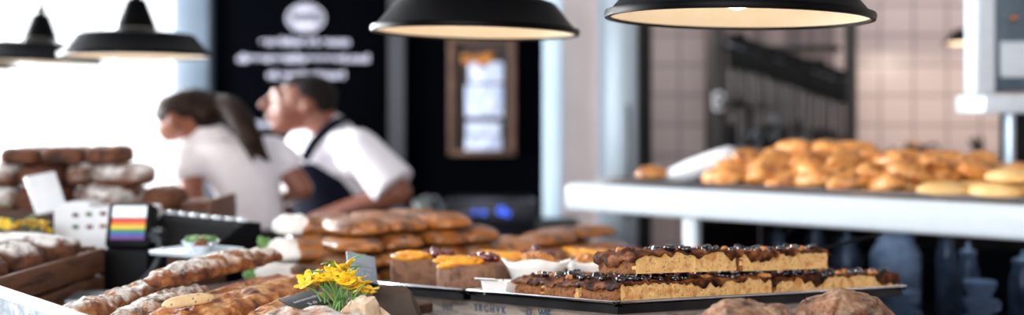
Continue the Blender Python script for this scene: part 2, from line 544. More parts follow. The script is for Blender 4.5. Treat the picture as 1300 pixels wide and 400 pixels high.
def utensil(x, ztop, ln, kind, lab):
    t = thing(('ladle', 'whisk', 'spatula')[kind], lab, ('ladle', 'whisk', 'spatula')[kind], (x, 5.2, ztop), group='tools hanging in the rack')
    hm = (grime, toolgrey, grime)[kind]
    mk('handle', tube(nb(), [(0, 0, 0), (0, 0, -ln)], .009), hm, t)
    bm = nb()
    lathe(bm, [(.012, -.004), (.017, -.004), (.017, .004), (.012, .004)], 16, True)
    mk('hook', xf(bm, Matrix.Translation((0, 0, .012)) @ RX), steel, t)
    if kind == 0:
        mk('bowl', lathe(nb(), [(.001, -.045), (.028, -.038), (.045, -.012), (.047, 0), (.043, 0), (.026, -.03), (.001, -.038)], 20), grime, t, T=TR((0, -.03, -ln)))
    elif kind == 1:
        for a in range(4):
            c, s = math.cos(a * math.pi / 4), math.sin(a * math.pi / 4)
            pts = [(c * .028 * math.sin(k / 10 * 2 * math.pi) * (1 if 1 else 0), s * .028 * math.sin(k / 10 * 2 * math.pi), -ln - .13 * (.5 - .5 * math.cos(k / 10 * 2 * math.pi))) for k in range(11)]
            mk('wire', tube(nb(), pts, .002, 5), steel, t)
    else:
        mk('blade', box(nb(), (0, 0, -ln - .05), (.06, .004, .12), bev=.0015), blackmat, t)
        mk('grip', box(nb(), (0, 0, -.045), (.05, .026, .11), bev=.01), blackmat, t)
    return t


for k in range(28):
    kd = (0, 2, 1, 2)[k % 4]
    f_ = (k + .5) / 28
    p_ = ra.lerp(rb, f_) + Vector((1.27, 5.25, 0))
    utensil(p_.x + rnd.uniform(-.008, .008), p_.z - .036 + rnd.uniform(-.004, .004), .26 + .05 * ((k * 7) % 5), kd,
            ('dark ladle hanging in the rack before the tiles', 'steel whisk hanging in the rack before the tiles', 'black spatula hanging in the rack before the tiles')[kd])
t = thing('dough_mixer', 'dark mixer machine on the lower rack shelf', 'mixer', (P(958, 0, 5.3).x, 5.3, 1.21))
mk('base', box(nb(), (0, 0, .03), (.2, .2, .06), bev=.015), blackmat, t)
mk('column', box(nb(), (.07, 0, .1), (.06, .12, .14), bev=.015), blackmat, t)
mk('head', box(nb(), (0, 0, .17), (.22, .11, .08), bev=.03, seg=3), blackmat, t)
mk('bowl', lathe(nb(), [(.03, .06), (.055, .075), (.065, .13), (.061, .13), (.05, .08), (.001, .066)], 24), steel, t, T=TR((-.04, 0, 0)))
t = thing('stock_pot', 'black lidded pot on the rack shelf beside the mixer', 'pot', (P(1052, 0, 5.3).x, 5.3, 1.21))
mk('pot_body', lathe(nb(), [(.001, 0), (.1, 0), (.105, .01), (.105, .15), (.1, .15), (.097, .012), (.001, .01)], 28), blackmat, t)
mk('lid', lathe(nb(), [(.109, .15), (.109, .157), (.05, .17), (.001, .172)], 28), blackmat, t)
mk('knob', sph(nb(), (0, 0, .186), (.016, .016, .014)), blackmat, t)
for s in (-1, 1):
    mk('handle', tube(nb(), smooth_path([(s * .104, -.03, .12), (s * .13, -.025, .12), (s * .13, .025, .12), (s * .104, .03, .12)]), .006), blackmat, t)

# dark worktop along the tiles at right with its kettle and plant
t = thing('rear_worktop', 'black worktop running along the tiled wall', 'worktop', (2.2, 5.5, 0))
mk('worktop', box(nb(), (.27, 0, 1.21), (1.4, .58, .04), bev=.006), blackmat, t)
mk('cabinet', box(nb(), (.27, .03, .595), (1.36, .5, 1.19), bev=.004), blackmat, t)
t = thing('kettle', 'black kettle with a tan lid on the rear worktop', 'kettle', P(1162, 209, 5.4) + Vector((0, 0, 0)))
t.location.z = 1.23
mk('body', lathe(nb(), [(.001, 0), (.08, 0), (.082, .02), (.062, .075), (.04, .1), (.001, .104)], 28), black, t)
mk('lid', lathe(nb(), [(.042, .1), (.03, .115), (.001, .118)], 24), M('tan_lid', (186, 140, 104), rough=.5), t, T=TR((-.012, 0, 0)))
mk('spout', tube(nb(), [(-.06, 0, .03), (-.1, 0, .07), (-.118, 0, .085)], [.016, .011, .008]), black, t)
mk('handle', tube(nb(), smooth_path([(.05, 0, .09), (.1, 0, .1), (.11, 0, .05), (.075, 0, .02)]), .008), black, t)
t = thing('bottle_opener_stand', 'dark leafy sprig in a black holder before the tiles', 'sprig', (P(1246, 0, 5.35).x, 5.35, 1.23))
t.name = 'potted_sprig'
mk('holder', lathe(nb(), [(.001, 0), (.035, 0), (.045, .05), (.041, .05), (.001, .045)], 20), blackmat, t)
for k in range(5):
    a = -.6 + k * .3
    bm = nb(); sph(bm, (0, 0, .05), (.014, .005, .06), u=10, v=8)
    mk('leaf', bm, M('dark_leaf', (26, 30, 26), (36, 42, 34), rough=.5), t, T=TR((0, 0, .04), k, 0, a))

# white steel cabinet top right on a dark post
t = thing('white_hood', 'white steel glass fronted hood hanging at top right above the pastry counter', 'hood', P(1270, 140, 3.3))
D = 3.3
q = lambda x, y: (P(x, y, D) - t.location)
a0, a1 = q(1236, 122), q(1266, -120)
mk('side_panel', box(nb(), ((a0.x + a1.x) / 2, .04, (a0.z + a1.z) / 2), (a1.x - a0.x, .08, a1.z - a0.z), bev=.018, seg=4), whitegloss, t)
a0, a1 = q(1266, 116), q(1400, -120)
mk('housing', box(nb(), ((a0.x + a1.x) / 2, .13, (a0.z + a1.z) / 2), (a1.x - a0.x, .2, a1.z - a0.z), bev=.01), M('hood_grey', (84, 102, 116), (70, 86, 100), rough=.3), t)
a0, a1 = q(1274, 98), q(1380, 52)
mk('lit_window', box(nb(), ((a0.x + a1.x) / 2, .024, (a0.z + a1.z) / 2), (a1.x - a0.x, .012, a1.z - a0.z), bev=.003), whitegloss, t)
a0, a1 = q(1250, 144), q(1400, 120)
mk('ledge', box(nb(), ((a0.x + a1.x) / 2, .11, (a0.z + a1.z) / 2), (a1.x - a0.x, .22, a1.z - a0.z), bev=.006), whitegloss, t)
sph_b = sph(nb(), q(1292, 22) + Vector((0, .026, 0)), (.016, .012, .012)); mk('knob', sph_b, M('copper', (200, 140, 110), rough=.25, metal=1), t)
a0, a1 = q(1278, 214), q(1330, 144)
bm = nb(); box(bm, ((a0.x + a1.x) / 2 + .01, .04, (1.275 - t.location.z + a1.z) / 2), (a1.x - a0.x - .02, .12, a1.z - 1.275 + t.location.z), bev=.005)
mk('post', bm, blackmat, t)
mk('post_edge', box(nb(), (a0.x + .008, .0, (1.275 - t.location.z + a1.z) / 2), (.016, .05, a1.z - 1.275 + t.location.z), bev=.003), steel, t)

# ------------------------------------------------------------------ pendant lamps
PR = .21


def pendant(px, py, d, label, tilt=0, R=PR, power=1.5, rot=0):
    p = P(px, py, d)
    t = thing('pendant_lamp', label, 'lamp', T=TR(p, rot, 0, tilt))
    t['group'] = 'pendant lamps over the counters'
    s = R
    outer = [(1.0, 0), (1.0, .025), (.97, .035), (.79, .25), (.77, .275), (.735, .29), (.45, .325), (.30, .345), (.262, .37), (.245, .43), (.12, .76), (.06, .78), (.001, .785)]
    inner = [(.001, .74), (.11, .73), (.22, .42), (.28, .35), (.40, .315), (.71, .275), (.765, .24), (.95, .03), (.975, .0)]
    mk('shade', lathe(nb(), [(r * s, z * s) for r, z in outer + [(.001, .77)]][:-1], 56), black, t) if False else None
    bm = nb()
    lathe(bm, [(r * s, z * s) for r, z in outer], 56)
    bmesh.ops.delete(bm, geom=[f for f in bm.faces if len(f.verts) > 4 and abs(f.calc_center_median().z) < .001], context='FACES_ONLY')
    sh = mk('shade', bm, black, t)
    bm = nb()
    lathe(bm, [(r * s, z * s) for r, z in inner], 56)
    bmesh.ops.delete(bm, geom=[f for f in bm.faces if len(f.verts) > 4 and abs(f.calc_center_median().z) < .001], context='FACES_ONLY')
    bmesh.ops.reverse_faces(bm, faces=bm.faces[:])
    mk('reflector', bm, cream, sh)
    bm = nb(); lathe(bm, [(.972 * s, -.004), (1.005 * s, -.004), (1.012 * s, .002), (1.005 * s, .007), (.972 * s, .003)], 56, True)
    mk('rim', bm, black, sh)
    mk('cap', lathe(nb(), [(.06 * s, .775 * s), (.06 * s, .86 * s), (.035 * s, .9 * s), (.001, .905 * s)], 20), black, t)
    bm = nb(); lathe(bm, [(.04 * s, -.008 * 0), (.055 * s, .0), (.055 * s, .008), (.04 * s, .008)], 16, True)
    mk('hanging_loop', xf(bm, Matrix.Translation((0, 0, .95 * s)) @ RX), chrome, t)
    mk('cord', cyl(nb(), (0, 0, .96 * s), (0, 0, (3.0 - p.z) / math.cos(tilt)), .004, n=10), blackmat, t)
    bm = nb(); sph(bm, (0, 0, .22 * s), (.03, .03, .034))
    mk('bulb', bm, bulbm, t)
    mk('socket', cyl(nb(), (0, 0, .34 * s), (0, 0, .7 * s), .02), cream, t)
    lt = bpy.data.lights.new('bulb_light', 'POINT'); lt.energy = power; lt.color = (1, .86, .66); lt.shadow_soft_size = .03
    lo = bpy.data.objects.new('bulb_light', lt); COL.objects.link(lo); lo.location = TR(p, rot, 0, tilt) @ Vector((0, 0, .05 * s))
    return t


pendant(936, 22.5, 1.76, 'largest black enamel pendant lamp, at the right above the berry cakes', math.radians(1.5))
pendant(603.5, 40.5, 2.24, 'black enamel pendant lamp in the middle, hanging before the menu board', math.radians(1.3))
pendant(173, 70.5, 3.16, 'black enamel pendant lamp hanging above the woman, in front of the window', 0)
pendant(50, 78, 3.75, 'black enamel pendant lamp at left, half hidden by the lamp above the woman', math.radians(2))
pendant(-40, 87, 4.35, 'pendant lamp at the left edge, only its dark rim showing', math.radians(1))
pendant(1258, 54, 5.05, 'small far pendant lamp glowing by the white hood', 0, power=11)

# ------------------------------------------------------------------ main counter
CT = 1.06
t = thing('display_counter', 'black display counter carrying the breads and cakes', 'counter', (-.62, 2.1, 0))
mk('counter_top', box(nb(), (0, 0, CT - .02), (2.56, 1.7, .04), bev=.006), blackmat, t)
mk('counter_body', box(nb(), (0, 0, (CT - .04) / 2), (2.5, 1.62, CT - .04)), blackmat, t)

# tray frame: near corner N, u to the right, v to the left
N0 = Vector((.154, 1.60, 1.217))
U = Vector((.582, .46, -.05)).normalized()
V = Vector((-.406, .51, -.052)); V = (V - U * V.dot(U)).normalized()
Wv = U.cross(V).normalized()
TF = Matrix(((U.x, V.x, Wv.x, N0.x), (U.y, V.y, Wv.y, N0.y), (U.z, V.z, Wv.z, N0.z), (0, 0, 0, 1)))


def tf(a, b, c=0):
    return TF @ Vector((a, b, c))


def onTray(a, b, c=0, rz=0):
    return TF @ TR((a, b, c), rz)


# wedge crate carrying the trays
def wedge(a0, a1, b0, b1):
    bm = nb()
    top = [tf(a, b, -.0145) for a, b in ((a0, b0), (a1, b0), (a1, b1), (a0, b1))]
    bot = [Vector((p.x, p.y, CT)) for p in top]
    tv = [bm.verts.new(p) for p in top]; bv = [bm.verts.new(p) for p in bot]
    bm.faces.new(tv); bm.faces.new(list(reversed(bv)))
    for k in range(4):
        bm.faces.new((bv[k], bv[(k + 1) % 4], tv[(k + 1) % 4], tv[k]))
    return bm


t = thing('display_crate', 'whitewashed crate with blue stencilled letters under the trays', 'crate', (N0.x, N0.y, CT))
mk('crate_body', wedge(.03, .60, .02, .68), newsp, t, world=True)
eh = Vector((-V.x, -V.y, 0)).normalized()


def crate_text(body, b, drop, size):
    p = tf(.0295, b, -.006) + Vector((0, 0, -drop))
    zx = Vector((0, 0, 1))
    slope = (-V).normalized()
    nrm = slope.cross(zx).normalized()
    zz = nrm.cross(slope)
    T = Matrix(((slope.x, zz.x, nrm.x, p.x), (slope.y, zz.y, nrm.y, p.y), (slope.z, zz.z, nrm.z, p.z), (0, 0, 0, 1)))
    bm = text_bm(body, size, .0006, bold=.0006)
    xf(bm, T)
    mk('lettering', bm, blueink, t, world=True)


crate_text('S R C H V K', .345, .022, .017)
crate_text('12', .24, .022, .017)
crate_text('WIE', .20, .021, .017)
crate_text('L S T', .47, .028, .015)


def tray(a0, a1, b0, b1, label):
    t = thing('baking_tray', label, 'tray', T=TF @ TR((a0, b0, 0)))
    t['group'] = 'metal baking trays under the cakes'
    L_, W_ = a1 - a0, b1 - b0
    bm = nb()
    box(bm, (L_ / 2, W_ / 2, -.0022), (L_ - .02, W_ - .02, .003))
    for (c, s, ax, ang) in (((L_ / 2, .006, .001), (L_, .014, .002), 'X', -.5), ((L_ / 2, W_ - .006, .001), (L_, .014, .002), 'X', .5),
                            ((.006, W_ / 2, .001), (.014, W_, .002), 'Y', .5), ((L_ - .006, W_ / 2, .001), (.014, W_, .002), 'Y', -.5)):
        box(bm, c, s, Matrix.Rotation(ang, 3, ax))
    for (c, s) in (((L_ / 2, .008, -.006), (L_ - .016, .002, .016)), ((L_ / 2, W_ - .008, -.006), (L_ - .016, .002, .016)), ((.008, W_ / 2, -.006), (.002, W_ - .016, .016)), ((L_ - .008, W_ / 2, -.006), (.002, W_ - .016, .016))):
        box(bm, c, s)
    mk('sheet', bm, darksteel, t)
    pts = [(.004, 0, .004), (L_ - .012, 0, .004), (L_ - .003, .003, .004), (L_, .012, .004), (L_, W_ - .012, .004), (L_ - .003, W_ - .003, .004), (L_ - .012, W_, .004),
           (.012, W_, .004), (.003, W_ - .003, .004), (0, W_ - .012, .004), (0, .012, .004), (.003, .003, .004), (.012, 0, .004)]
    mk('rolled_rim', tube(nb(), pts, .0022, 8), brightsteel, t)
    return t


tray(0, .75, 0, .378, 'dark metal baking tray holding the berry crumble slices')
tray(0, .75, .384, .70, 'dark metal baking tray holding the peach tarts')

# ---- berry slices
berry_me = []
for k in range(4):
    bm = nb(); sph(bm, (0, 0, 0), (.0068, .0066, .006), u=14, v=9)
    for v_ in bm.verts:
        v_.co *= 1 + .1 * noise.noise(v_.co * 160 + Vector((k, 0, 0)))
        if v_.co.z > .0045 and v_.co.xy.length < .003:
            v_.co.z -= .0015
    me = bpy.data.meshes.new('berry'); bm.to_mesh(me); bm.free(); me.materials.append(berry_m)
    me.polygons.foreach_set('use_smooth', [True] * len(me.polygons))
    berry_me.append(me)


def berry_slice(a0, a1, b0, b1, c, h, label, nberry, seed, sag=0):
    L_, W_ = a1 - a0, b1 - b0
    t = thing('berry_slice', label, 'cake slice', T=onTray((a0 + a1) / 2, (b0 + b1) / 2, c))
    t['group'] = 'berry crumble slices on the tray'
    rr = random.Random(seed)
    off = Vector((seed * 7.3, seed, 0))
    # sponge, a rounded slab with rough cut sides
    bm = nb()
    nx_, ny_, nz_ = int(L_ / .0045), int(W_ / .0045), 8
    hh_ = h * .8
    vid = {}
    def gv(i_, j_, k_):
        if (i_, j_, k_) not in vid:
            fx, fy, fz = -1 + 2 * i_ / nx_, -1 + 2 * j_ / ny_, k_ / nz_
            vid[(i_, j_, k_)] = bm.verts.new((fx * L_ / 2, fy * W_ / 2, fz * hh_))
        return vid[(i_, j_, k_)]
    for i_ in range(nx_):
        for j_ in range(ny_):
            bm.faces.new((gv(i_, j_, nz_), gv(i_ + 1, j_, nz_), gv(i_ + 1, j_ + 1, nz_), gv(i_, j_ + 1, nz_)))
            bm.faces.new((gv(i_, j_, 0), gv(i_, j_ + 1, 0), gv(i_ + 1, j_ + 1, 0), gv(i_ + 1, j_, 0)))
    for k_ in range(nz_):
        for i_ in range(nx_):
            bm.faces.new((gv(i_, 0, k_), gv(i_ + 1, 0, k_), gv(i_ + 1, 0, k_ + 1), gv(i_, 0, k_ + 1)))
            bm.faces.new((gv(i_, ny_, k_), gv(i_, ny_, k_ + 1), gv(i_ + 1, ny_, k_ + 1), gv(i_ + 1, ny_, k_)))
        for j_ in range(ny_):
            bm.faces.new((gv(0, j_, k_), gv(0, j_, k_ + 1), gv(0, j_ + 1, k_ + 1), gv(0, j_ + 1, k_)))
            bm.faces.new((gv(nx_, j_, k_), gv(nx_, j_ + 1, k_), gv(nx_, j_ + 1, k_ + 1), gv(nx_, j_, k_ + 1)))
    bmesh.ops.recalc_face_normals(bm, faces=bm.faces[:])
    def under(x, y):
        q_ = Vector((x, y, 0)) + off
        return .0045 * noise.noise(q_ * 32) + .0025 * noise.noise(q_ * 75)
    for v_ in bm.verts:
        c_ = v_.co.copy()
        fx, fy, fz = c_.x / (L_ / 2), c_.y / (W_ / 2), c_.z / hh_
        n1 = noise.noise(c_ * 60 + off); n2 = noise.noise(c_ * 170 + off); n3 = noise.noise(c_ * 320 + off)
        amp_ = 1.9 if fx < -.98 else 1.0
        out = Vector((fx if abs(fx) > .98 else 0, fy if abs(fy) > .98 else 0, 0))
        v_.co += out * (n1 * .0014 + n2 * .0013 * amp_ + n3 * .001 * amp_)
        # rounded shoulders and ends
        ed = min(1 - abs(fx), 1) * L_ / 2
        v_.co.z -= .006 * max(0, 1 - ed / .012) ** 2 * fz
        v_.co.z += under(c_.x, c_.y) * fz
        if abs(fx) > .98:
            v_.co.x -= math.copysign(.004 * max(0, fz - .55) / .45, fx)
            cy = max(0, abs(fy) - .8) / .2
            v_.co.x -= math.copysign(.006 * cy * cy, fx)
        v_.co.z = max(0, v_.co.z)
    bm.normal_update()
    for f in bm.faces:
        f.material_index = 1 if f.normal.x < -.6 or f.normal.z < -.5 else 0
    mk('sponge', bm, [sponge, crumb], t, sharp=60)
    # topping
    bm = nb()
    nx, ny = max(10, int(L_ / .006)), max(8, int(W_ / .006))
    grid = []
    for i in range(-1, nx + 2):
        row = []
        for j in range(-1, ny + 2):
            ic, jc = min(max(i, 0), nx), min(max(j, 0), ny)
            x = -L_ / 2 + L_ * ic / nx; y = -W_ / 2 + W_ * jc / ny
            q_ = Vector((x, y, 0)) * 75 + off
            edx = min(x + L_ / 2, L_ / 2 - x)
            z = h * .8 + under(x, y) + .0022 + .006 * max(0, noise.noise(q_)) + .004 * noise.noise(q_ * 2.3) + .0022 * noise.noise(q_ * 5)
            z -= .006 * max(0, 1 - edx / .012) ** 2
            if ic in (0, nx) or jc in (0, ny):
                z -= .001
                x += .0028 * (1 if ic == nx else -1 if ic == 0 else 0); y += .0034 * (1 if jc == ny else -1 if jc == 0 else 0)
            if i != ic or j != jc:
                z -= .002 + .022 * max(0, noise.noise(q_ * .36) + .0) + .007 * max(0, noise.noise(q_ * 1.2))
                z = max(z, .003)
            row.append(bm.verts.new((x, y, z)))
        grid.append(row)
    for i in range(nx + 2):
        for j in range(ny + 2):
            if (i in (0, nx + 1)) and (j in (0, ny + 1)):
                continue
            bm.faces.new((grid[i][j], grid[i + 1][j], grid[i + 1][j + 1], grid[i][j + 1]))
    bmesh.ops.delete(bm, geom=[v_ for v_ in bm.verts if not v_.link_faces], context='VERTS')
    tp = mk('berry_topping', bm, topping, t, sharp=80)
    sol = tp.modifiers.new('thickness', 'SOLIDIFY'); sol.thickness = .003
    # berries, clustered; more along the near edges
    for k in range(nberry):
        me = rr.choice(berry_me)
        o = bpy.data.objects.new('berry', me); COL.objects.link(o); o.parent = t
        for tr in range(12):
            x, y = rr.uniform(-.49, .49) * L_, (rr.random() ** 1.5 - .49) * W_
            if noise.noise(Vector((x, y, 3)) * 28 + off) > -.05:
                break
        s = rr.uniform(.75, 1.3)
        o.location = (x, y, h * .8 + under(x, y) + .0045 + rr.uniform(-.001, .002)); o.scale = (s, s, s * rr.uniform(.8, 1)); o.rotation_euler = (rr.uniform(-1, 1), rr.uniform(-1, 1), rr.random() * 6)
    for k in range(max(4, nberry // 5)):
        bm = blob(.016 * rr.uniform(.7, 1.5), .012, .008, seed + k, .3, 120, u=12, v=8)
        mk('crumble_lump', bm, crumble, t, T=TR((rr.uniform(-.47, .47) * L_, rr.uniform(-.47, .47) * W_, h * .8 + .001), rr.random() * 3))
    return t


S = berry_slice
S(.012, .37, .012, .100, 0, .036, 'long berry slice at the near tray corner, under another slice', 34, 1)
S(.374, .737, .012, .100, 0, .033, 'berry slice reaching the right tip of the tray, partly under another slice', 30, 2)
S(.012, .37, .104, .184, 0, .036, 'berry slice with crumbly end, second from the near tray corner', 34, 3)
S(.374, .735, .104, .184, 0, .033, 'berry slice on the far right of the tray behind the tip slice', 22, 4)
S(.014, .36, .188, .262, 0, .036, 'berry slice with crumbly end beside the folded white paper case', 34, 5)
S(.05, .288, .018, .100, .043, .037, 'shorter berry slice stacked on top, left one with brown crumb end', 24, 6)
S(.293, .53, .016, .098, .0415, .037, 'berry slice stacked on top, right one with rounded yellow end', 26, 7)


# ---- paper cups with crumble
def paper_cup(a, b, r, h, label, seed, n=11, fill=True):
    t = thing('crumble_cup', label, 'pastry', T=onTray(a, b, 0, seed * .7), group='crumble cups in white paper')
    rr = random.Random(seed)
    bm = nb()
    rings = []
    nn = 72
    for (f, z, wv) in ((.0, .0, 0), (.66, 0, 0), (.74, h * .35, .006), (.88, h * .75, .014), (1.04, h * 1.02, .026)):
        rg = []
        for k in range(nn):
            an = 2 * math.pi * k / nn
            w = 1 + wv * math.cos(an * n) + wv * .5 * math.sin(an * 3 + seed)
            rg.append(Vector((f * r * w * math.cos(an) + 1e-5 * math.cos(an), f * r * w * math.sin(an) + 1e-5 * math.sin(an), z * (1 + wv * 2.2 * math.sin(an * 4 + seed)) + .0005)))
        rings.append(rg)
    loft(bm, rings)
    bmesh.ops.delete(bm, geom=[f for f in bm.faces if len(f.verts) > 10 and f.calc_center_median().z > h * .5], context='FACES_ONLY')
    c = mk('paper_case', bm, paper, t, sharp=60)
    so = c.modifiers.new('thickness', 'SOLIDIFY'); so.thickness = .0012
    if fill:
        bm = blob(r * 1.46, r * 1.46, h * .86, seed, .22, 60, p=.95, flat=.4, u=48, v=28)
        mk('crumble_filling', bm, crumble, t, T=TR((0, 0, h * .42)))
    return t


paper_cup(.125, .335, .058, .052, 'crumble in a white paper cup, the largest, between tarts and berry slices', 1)
paper_cup(.262, .338, .052, .048, 'crumble in a white paper cup right of the largest cup', 2)
paper_cup(.40, .332, .05, .05, 'crumble in a paper cup peeking over the stacked berry slice, left', 3)
paper_cup(.53, .33, .05, .052, 'crumble in a paper cup peeking over the stacked berry slice, middle', 4)
paper_cup(.655, .325, .05, .04, 'crumble in a paper cup at the far right behind the slices', 5)
# folded empty paper case beside the slices
t = thing('folded_paper_case', 'folded white paper case left of the berry slices at the tray edge', 'paper case', T=onTray(.03, .305, 0, .1))
bm = nb()
box(bm, (0, 0, .001), (.04, .05, .002))
for (c, s, ax, an) in (((-.022, 0, .011), (.0015, .056, .024), 'Y', -.35), ((.022, 0, .011), (.0015, .056, .024), 'Y', .35), ((0, -.028, .011), (.05, .0015, .024), 'X', .3), ((0, .028, .011), (.05, .0015, .024), 'X', -.3)):
    box(bm, c, s, Matrix.Rotation(an, 3, ax))
mk('case', bm, paper, t)
mk('folded_lip', box(nb(), (-.03, .01, .024), (.016, .05, .0015), Matrix.Rotation(.3, 3, 'Y')), paper, t)

# ---- peach tarts
cran_bm = nb(); sph(cran_bm, (0, 0, 0), (.0075, .0072, .007), u=12, v=8)
cran_me = bpy.data.meshes.new('cranberry'); cran_bm.to_mesh(cran_me); cran_bm.free(); cran_me.materials.append(cran)
cran_me.polygons.foreach_set('use_smooth', [True] * len(cran_me.polygons))


def tart(a, b, r, h, rz, label, seed, half=False, npeach=9, ncran=20):
    t = thing('peach_tart', label, 'tart', T=onTray(a, b, 0, rz), group='peach and cranberry tarts')
    rr = random.Random(seed)
    nn = 64

    def outline(f, z):
        out = []
        for k in range(nn):
            an = 2 * math.pi * k / nn
            x, y = math.cos(an), math.sin(an)
            if half:
                y = max(y, -.42)
            w = 1 + .015 * math.sin(an * 9 + seed) + .01 * noise.noise(Vector((x * 3, y * 3, z * 60 + seed)))
            out.append(Vector((x * r * f * w, y * r * f * w, z)))
        return out
    bm = nb()
    loft(bm, [outline(.94, 0), outline(.985, .006), outline(1.0, h * .5), outline(1.0, h * .86), outline(.96, h * .97), outline(.9, h * .9), outline(.6, h * .86)])
    mk('crust', bm, tartcrust, t, sharp=50)
    mk('custard', loft(nb(), [outline(.9, h * .88), outline(.88, h * .94), outline(.5, h * .96)]), M('custard', (150, 84, 34), (184, 112, 52), rough=.5), t)
    # peach slices fanned over the left part, berries on the right
    for k in range(npeach):
        an = rr.uniform(-.25, .25)
        pts = []
        ln = r * rr.uniform(.95, 1.25)
        x0 = -.45 * r + .16 * r * (k % 3); y0 = (-.36 if half else -.75) * r + (1.2 if half else 1.45) * r * k / max(1, npeach - 1)
        if x0 * x0 + y0 * y0 > (.8 * r) ** 2:
            sc = .8 * r / math.hypot(x0, y0); x0 *= sc; y0 *= sc
        for j in range(9):
            u_ = -1 + j / 4
            pts.append((u_ * ln * .5, .18 * ln * (u_ * u_), .0))
        rs = [.0018 + .0058 * math.sqrt(max(0, 1 - ((-1 + j / 4) ** 2))) for j in range(9)]
        mk('peach_slice', tube(nb(), pts, rs, 10), peach, t, T=TR((x0, y0, h * .96 + .004 + .0035 * (k % 2)), an, rr.uniform(-.5, .5), rr.uniform(-.06, .06)) @ Matrix.Diagonal((1, 1.25, 1.0, 1)))
    for k in range(ncran):
        o = bpy.data.objects.new('cranberry', cran_me); COL.objects.link(o); o.parent = t
        q_ = rr.random() * 6.28; ra = math.sqrt(rr.random()) * .42 * r
        s = rr.uniform(.85, 1.2)
        o.location = (.42 * r + math.cos(q_) * ra, .06 * r + math.sin(q_) * ra, h + .008 + (.42 * r - ra) * .45 * rr.random()); o.scale = (s, s, s)
    return t


PI = math.pi
tart(.062, .595, .064, .052, -.67, 'peach tart with a cut dark side, nearest the slate price card', 1, half=True)
tart(.064, .448, .062, .047, -.5, 'peach tart with rounded pale crust beside the first paper cup', 2)
tart(.30, .60, .088, .048, -.6, 'large peach and cranberry tart in the back row, left one', 3, npeach=11, ncran=24)
tart(.51, .555, .09, .05, -.6, 'large peach and cranberry tart in the back row, right one', 4, npeach=11, ncran=24)

# cake server at the right tip
t = thing('cake_server', 'cake server with a thin dark handle at the right end of the tray', 'server', T=TF @ TR((.60, .24, .045), -.55, 0, -.16))
bm = nb()
loft(bm, [ring((x, 0, 0), (0, w, 0), (0, 0, .0012), 12) for x, w in ((0, .006), (.02, .02), (.07, .026), (.12, .022), (.135, .008))])
mk('blade', bm, brightsteel, t)
mk('handle', tube(nb(), [(.13, 0, 0), (.17, 0, .006), (.27, 0, .012)], [.004, .003, .003]), blackmat, t)

# ------------------------------------------------------------------ front rolls on a riser
t = thing('wooden_riser', 'low wooden block carrying the round rolls at the front', 'riser', (.40, 1.45, CT))
mk('top_board', box(nb(), (0, 0, .096), (.42, .29, .018), bev=.003), woodm, t)
for sx in (-1, 1):
    mk('side_board', box(nb(), (sx * .19, 0, .0435), (.018, .27, .087)), woodm, t)
o = mk('round_roll', blob(.142, .142, .080, 3, .05, 14, p=.97, flat=.35, u=170, v=110, ridge=.12, rfreq=22, crack=.02, pz=.72), roll_m, T=TR((.306, 1.42, 1.1665), .4) @ Matrix.Diagonal((1.0, 1.0, 1.1, 1)))
tag(o, 'floury round bread roll at the front, left of the pair', 'bread', 'round rolls at the front')
o = mk('round_roll', blob(.146, .14, .086, 9, .06, 16, p=.97, flat=.35, u=170, v=110, ridge=.18, rfreq=20, crack=.034, pz=.72), roll_m, T=TR((.452, 1.50, 1.166), 2.2) @ Matrix.Diagonal((1, 1, .97, 1)))
tag(o, 'cracked round bread roll at the front, right of the pair', 'bread', 'round rolls at the front')
# small crust in front of the lettered crate
o = mk('bread_roll', blob(.055, .04, .03, 5, .1, 40, p=.9), roll_m, T=TR((-.012, 1.66, 1.15), .6))
tag(o, 'small brown bread end in front of the lettered crate', 'bread')
o2 = thing('wooden_block', 'small wooden block under the bread end', 'block', (-.012, 1.66, CT))
mk('block_body', box(nb(), (0, 0, .045), (.06, .05, .09), bev=.004), woodd, o2)

# ------------------------------------------------------------------ ciabatta pile on a board
ang = math.atan2(U.y, U.x)
BO = Vector((-.14, 2.60, 0))
t = thing('serving_board', 'dark wooden board under the glossy ciabatta pile', 'board', T=TR((BO.x, BO.y, CT), ang))
mk('board', box(nb(), (.11, 0, .062), (.80, .34, .02), bev=.004), woodd, t)
for sx in (-1, 1):
    mk('foot', box(nb(), (.11 + sx * .33, 0, .026), (.05, .28, .052), bev=.004), woodd, t)
bl = lambda a, b, c, rz=0, rx=0: TR((BO.x, BO.y, 0), ang) @ TR((a, b, CT + .072 + c), rz, rx)
cmesh = []
for k in range(5):
    bm = blob(.165, .118, .036, k + 20, .08, 20, p=.75, flat=.45, u=48, v=28)
    cmesh.append(bm)
cobs = []


def ciabatta(T, k, s=1):
    if k % 5 >= len(cobs):
        o = mk('ciabatta', cmesh[k % 5], ciab, T=T)
        cobs.append(o)
    else:
        o = cobs[k % 5].copy(); COL.objects.link(o); o.matrix_world = T
    o.scale = (s, s, s)
    tag(o, 'glossy brown ciabatta loaf in the pile on the dark board', 'bread', 'ciabatta pile behind the tarts')
    return o


k = 0
for lay, (n, a0, step, rows) in enumerate(((5, -.33, .112, (-.09, .08)), (5, -.33, .107, (-.085, .08)), (4, -.32, .107, (-.08, .07)), (3, -.29, .1, (-.06, .04)))):
    for i in range(n):
        for row in rows:
            ciabatta(bl(a0 + i * step + rnd.uniform(-.01, .01), row, lay * .0335 + .001, PI / 2 + rnd.uniform(-.25, .25), rnd.uniform(-.05, .05)), k); k += 1
for a, b_, lay in ((.285, -.08, 0), (.30, .07, 0), (.42, -.07, 0), (.43, .08, 0), (.27, -.03, 1), (.355, 0.02, 1), (.46, .02, 1)):
    ciabatta(bl(a, b_, lay * .0335 + .001, rnd.uniform(-.4, .4)), k, .9); k += 1

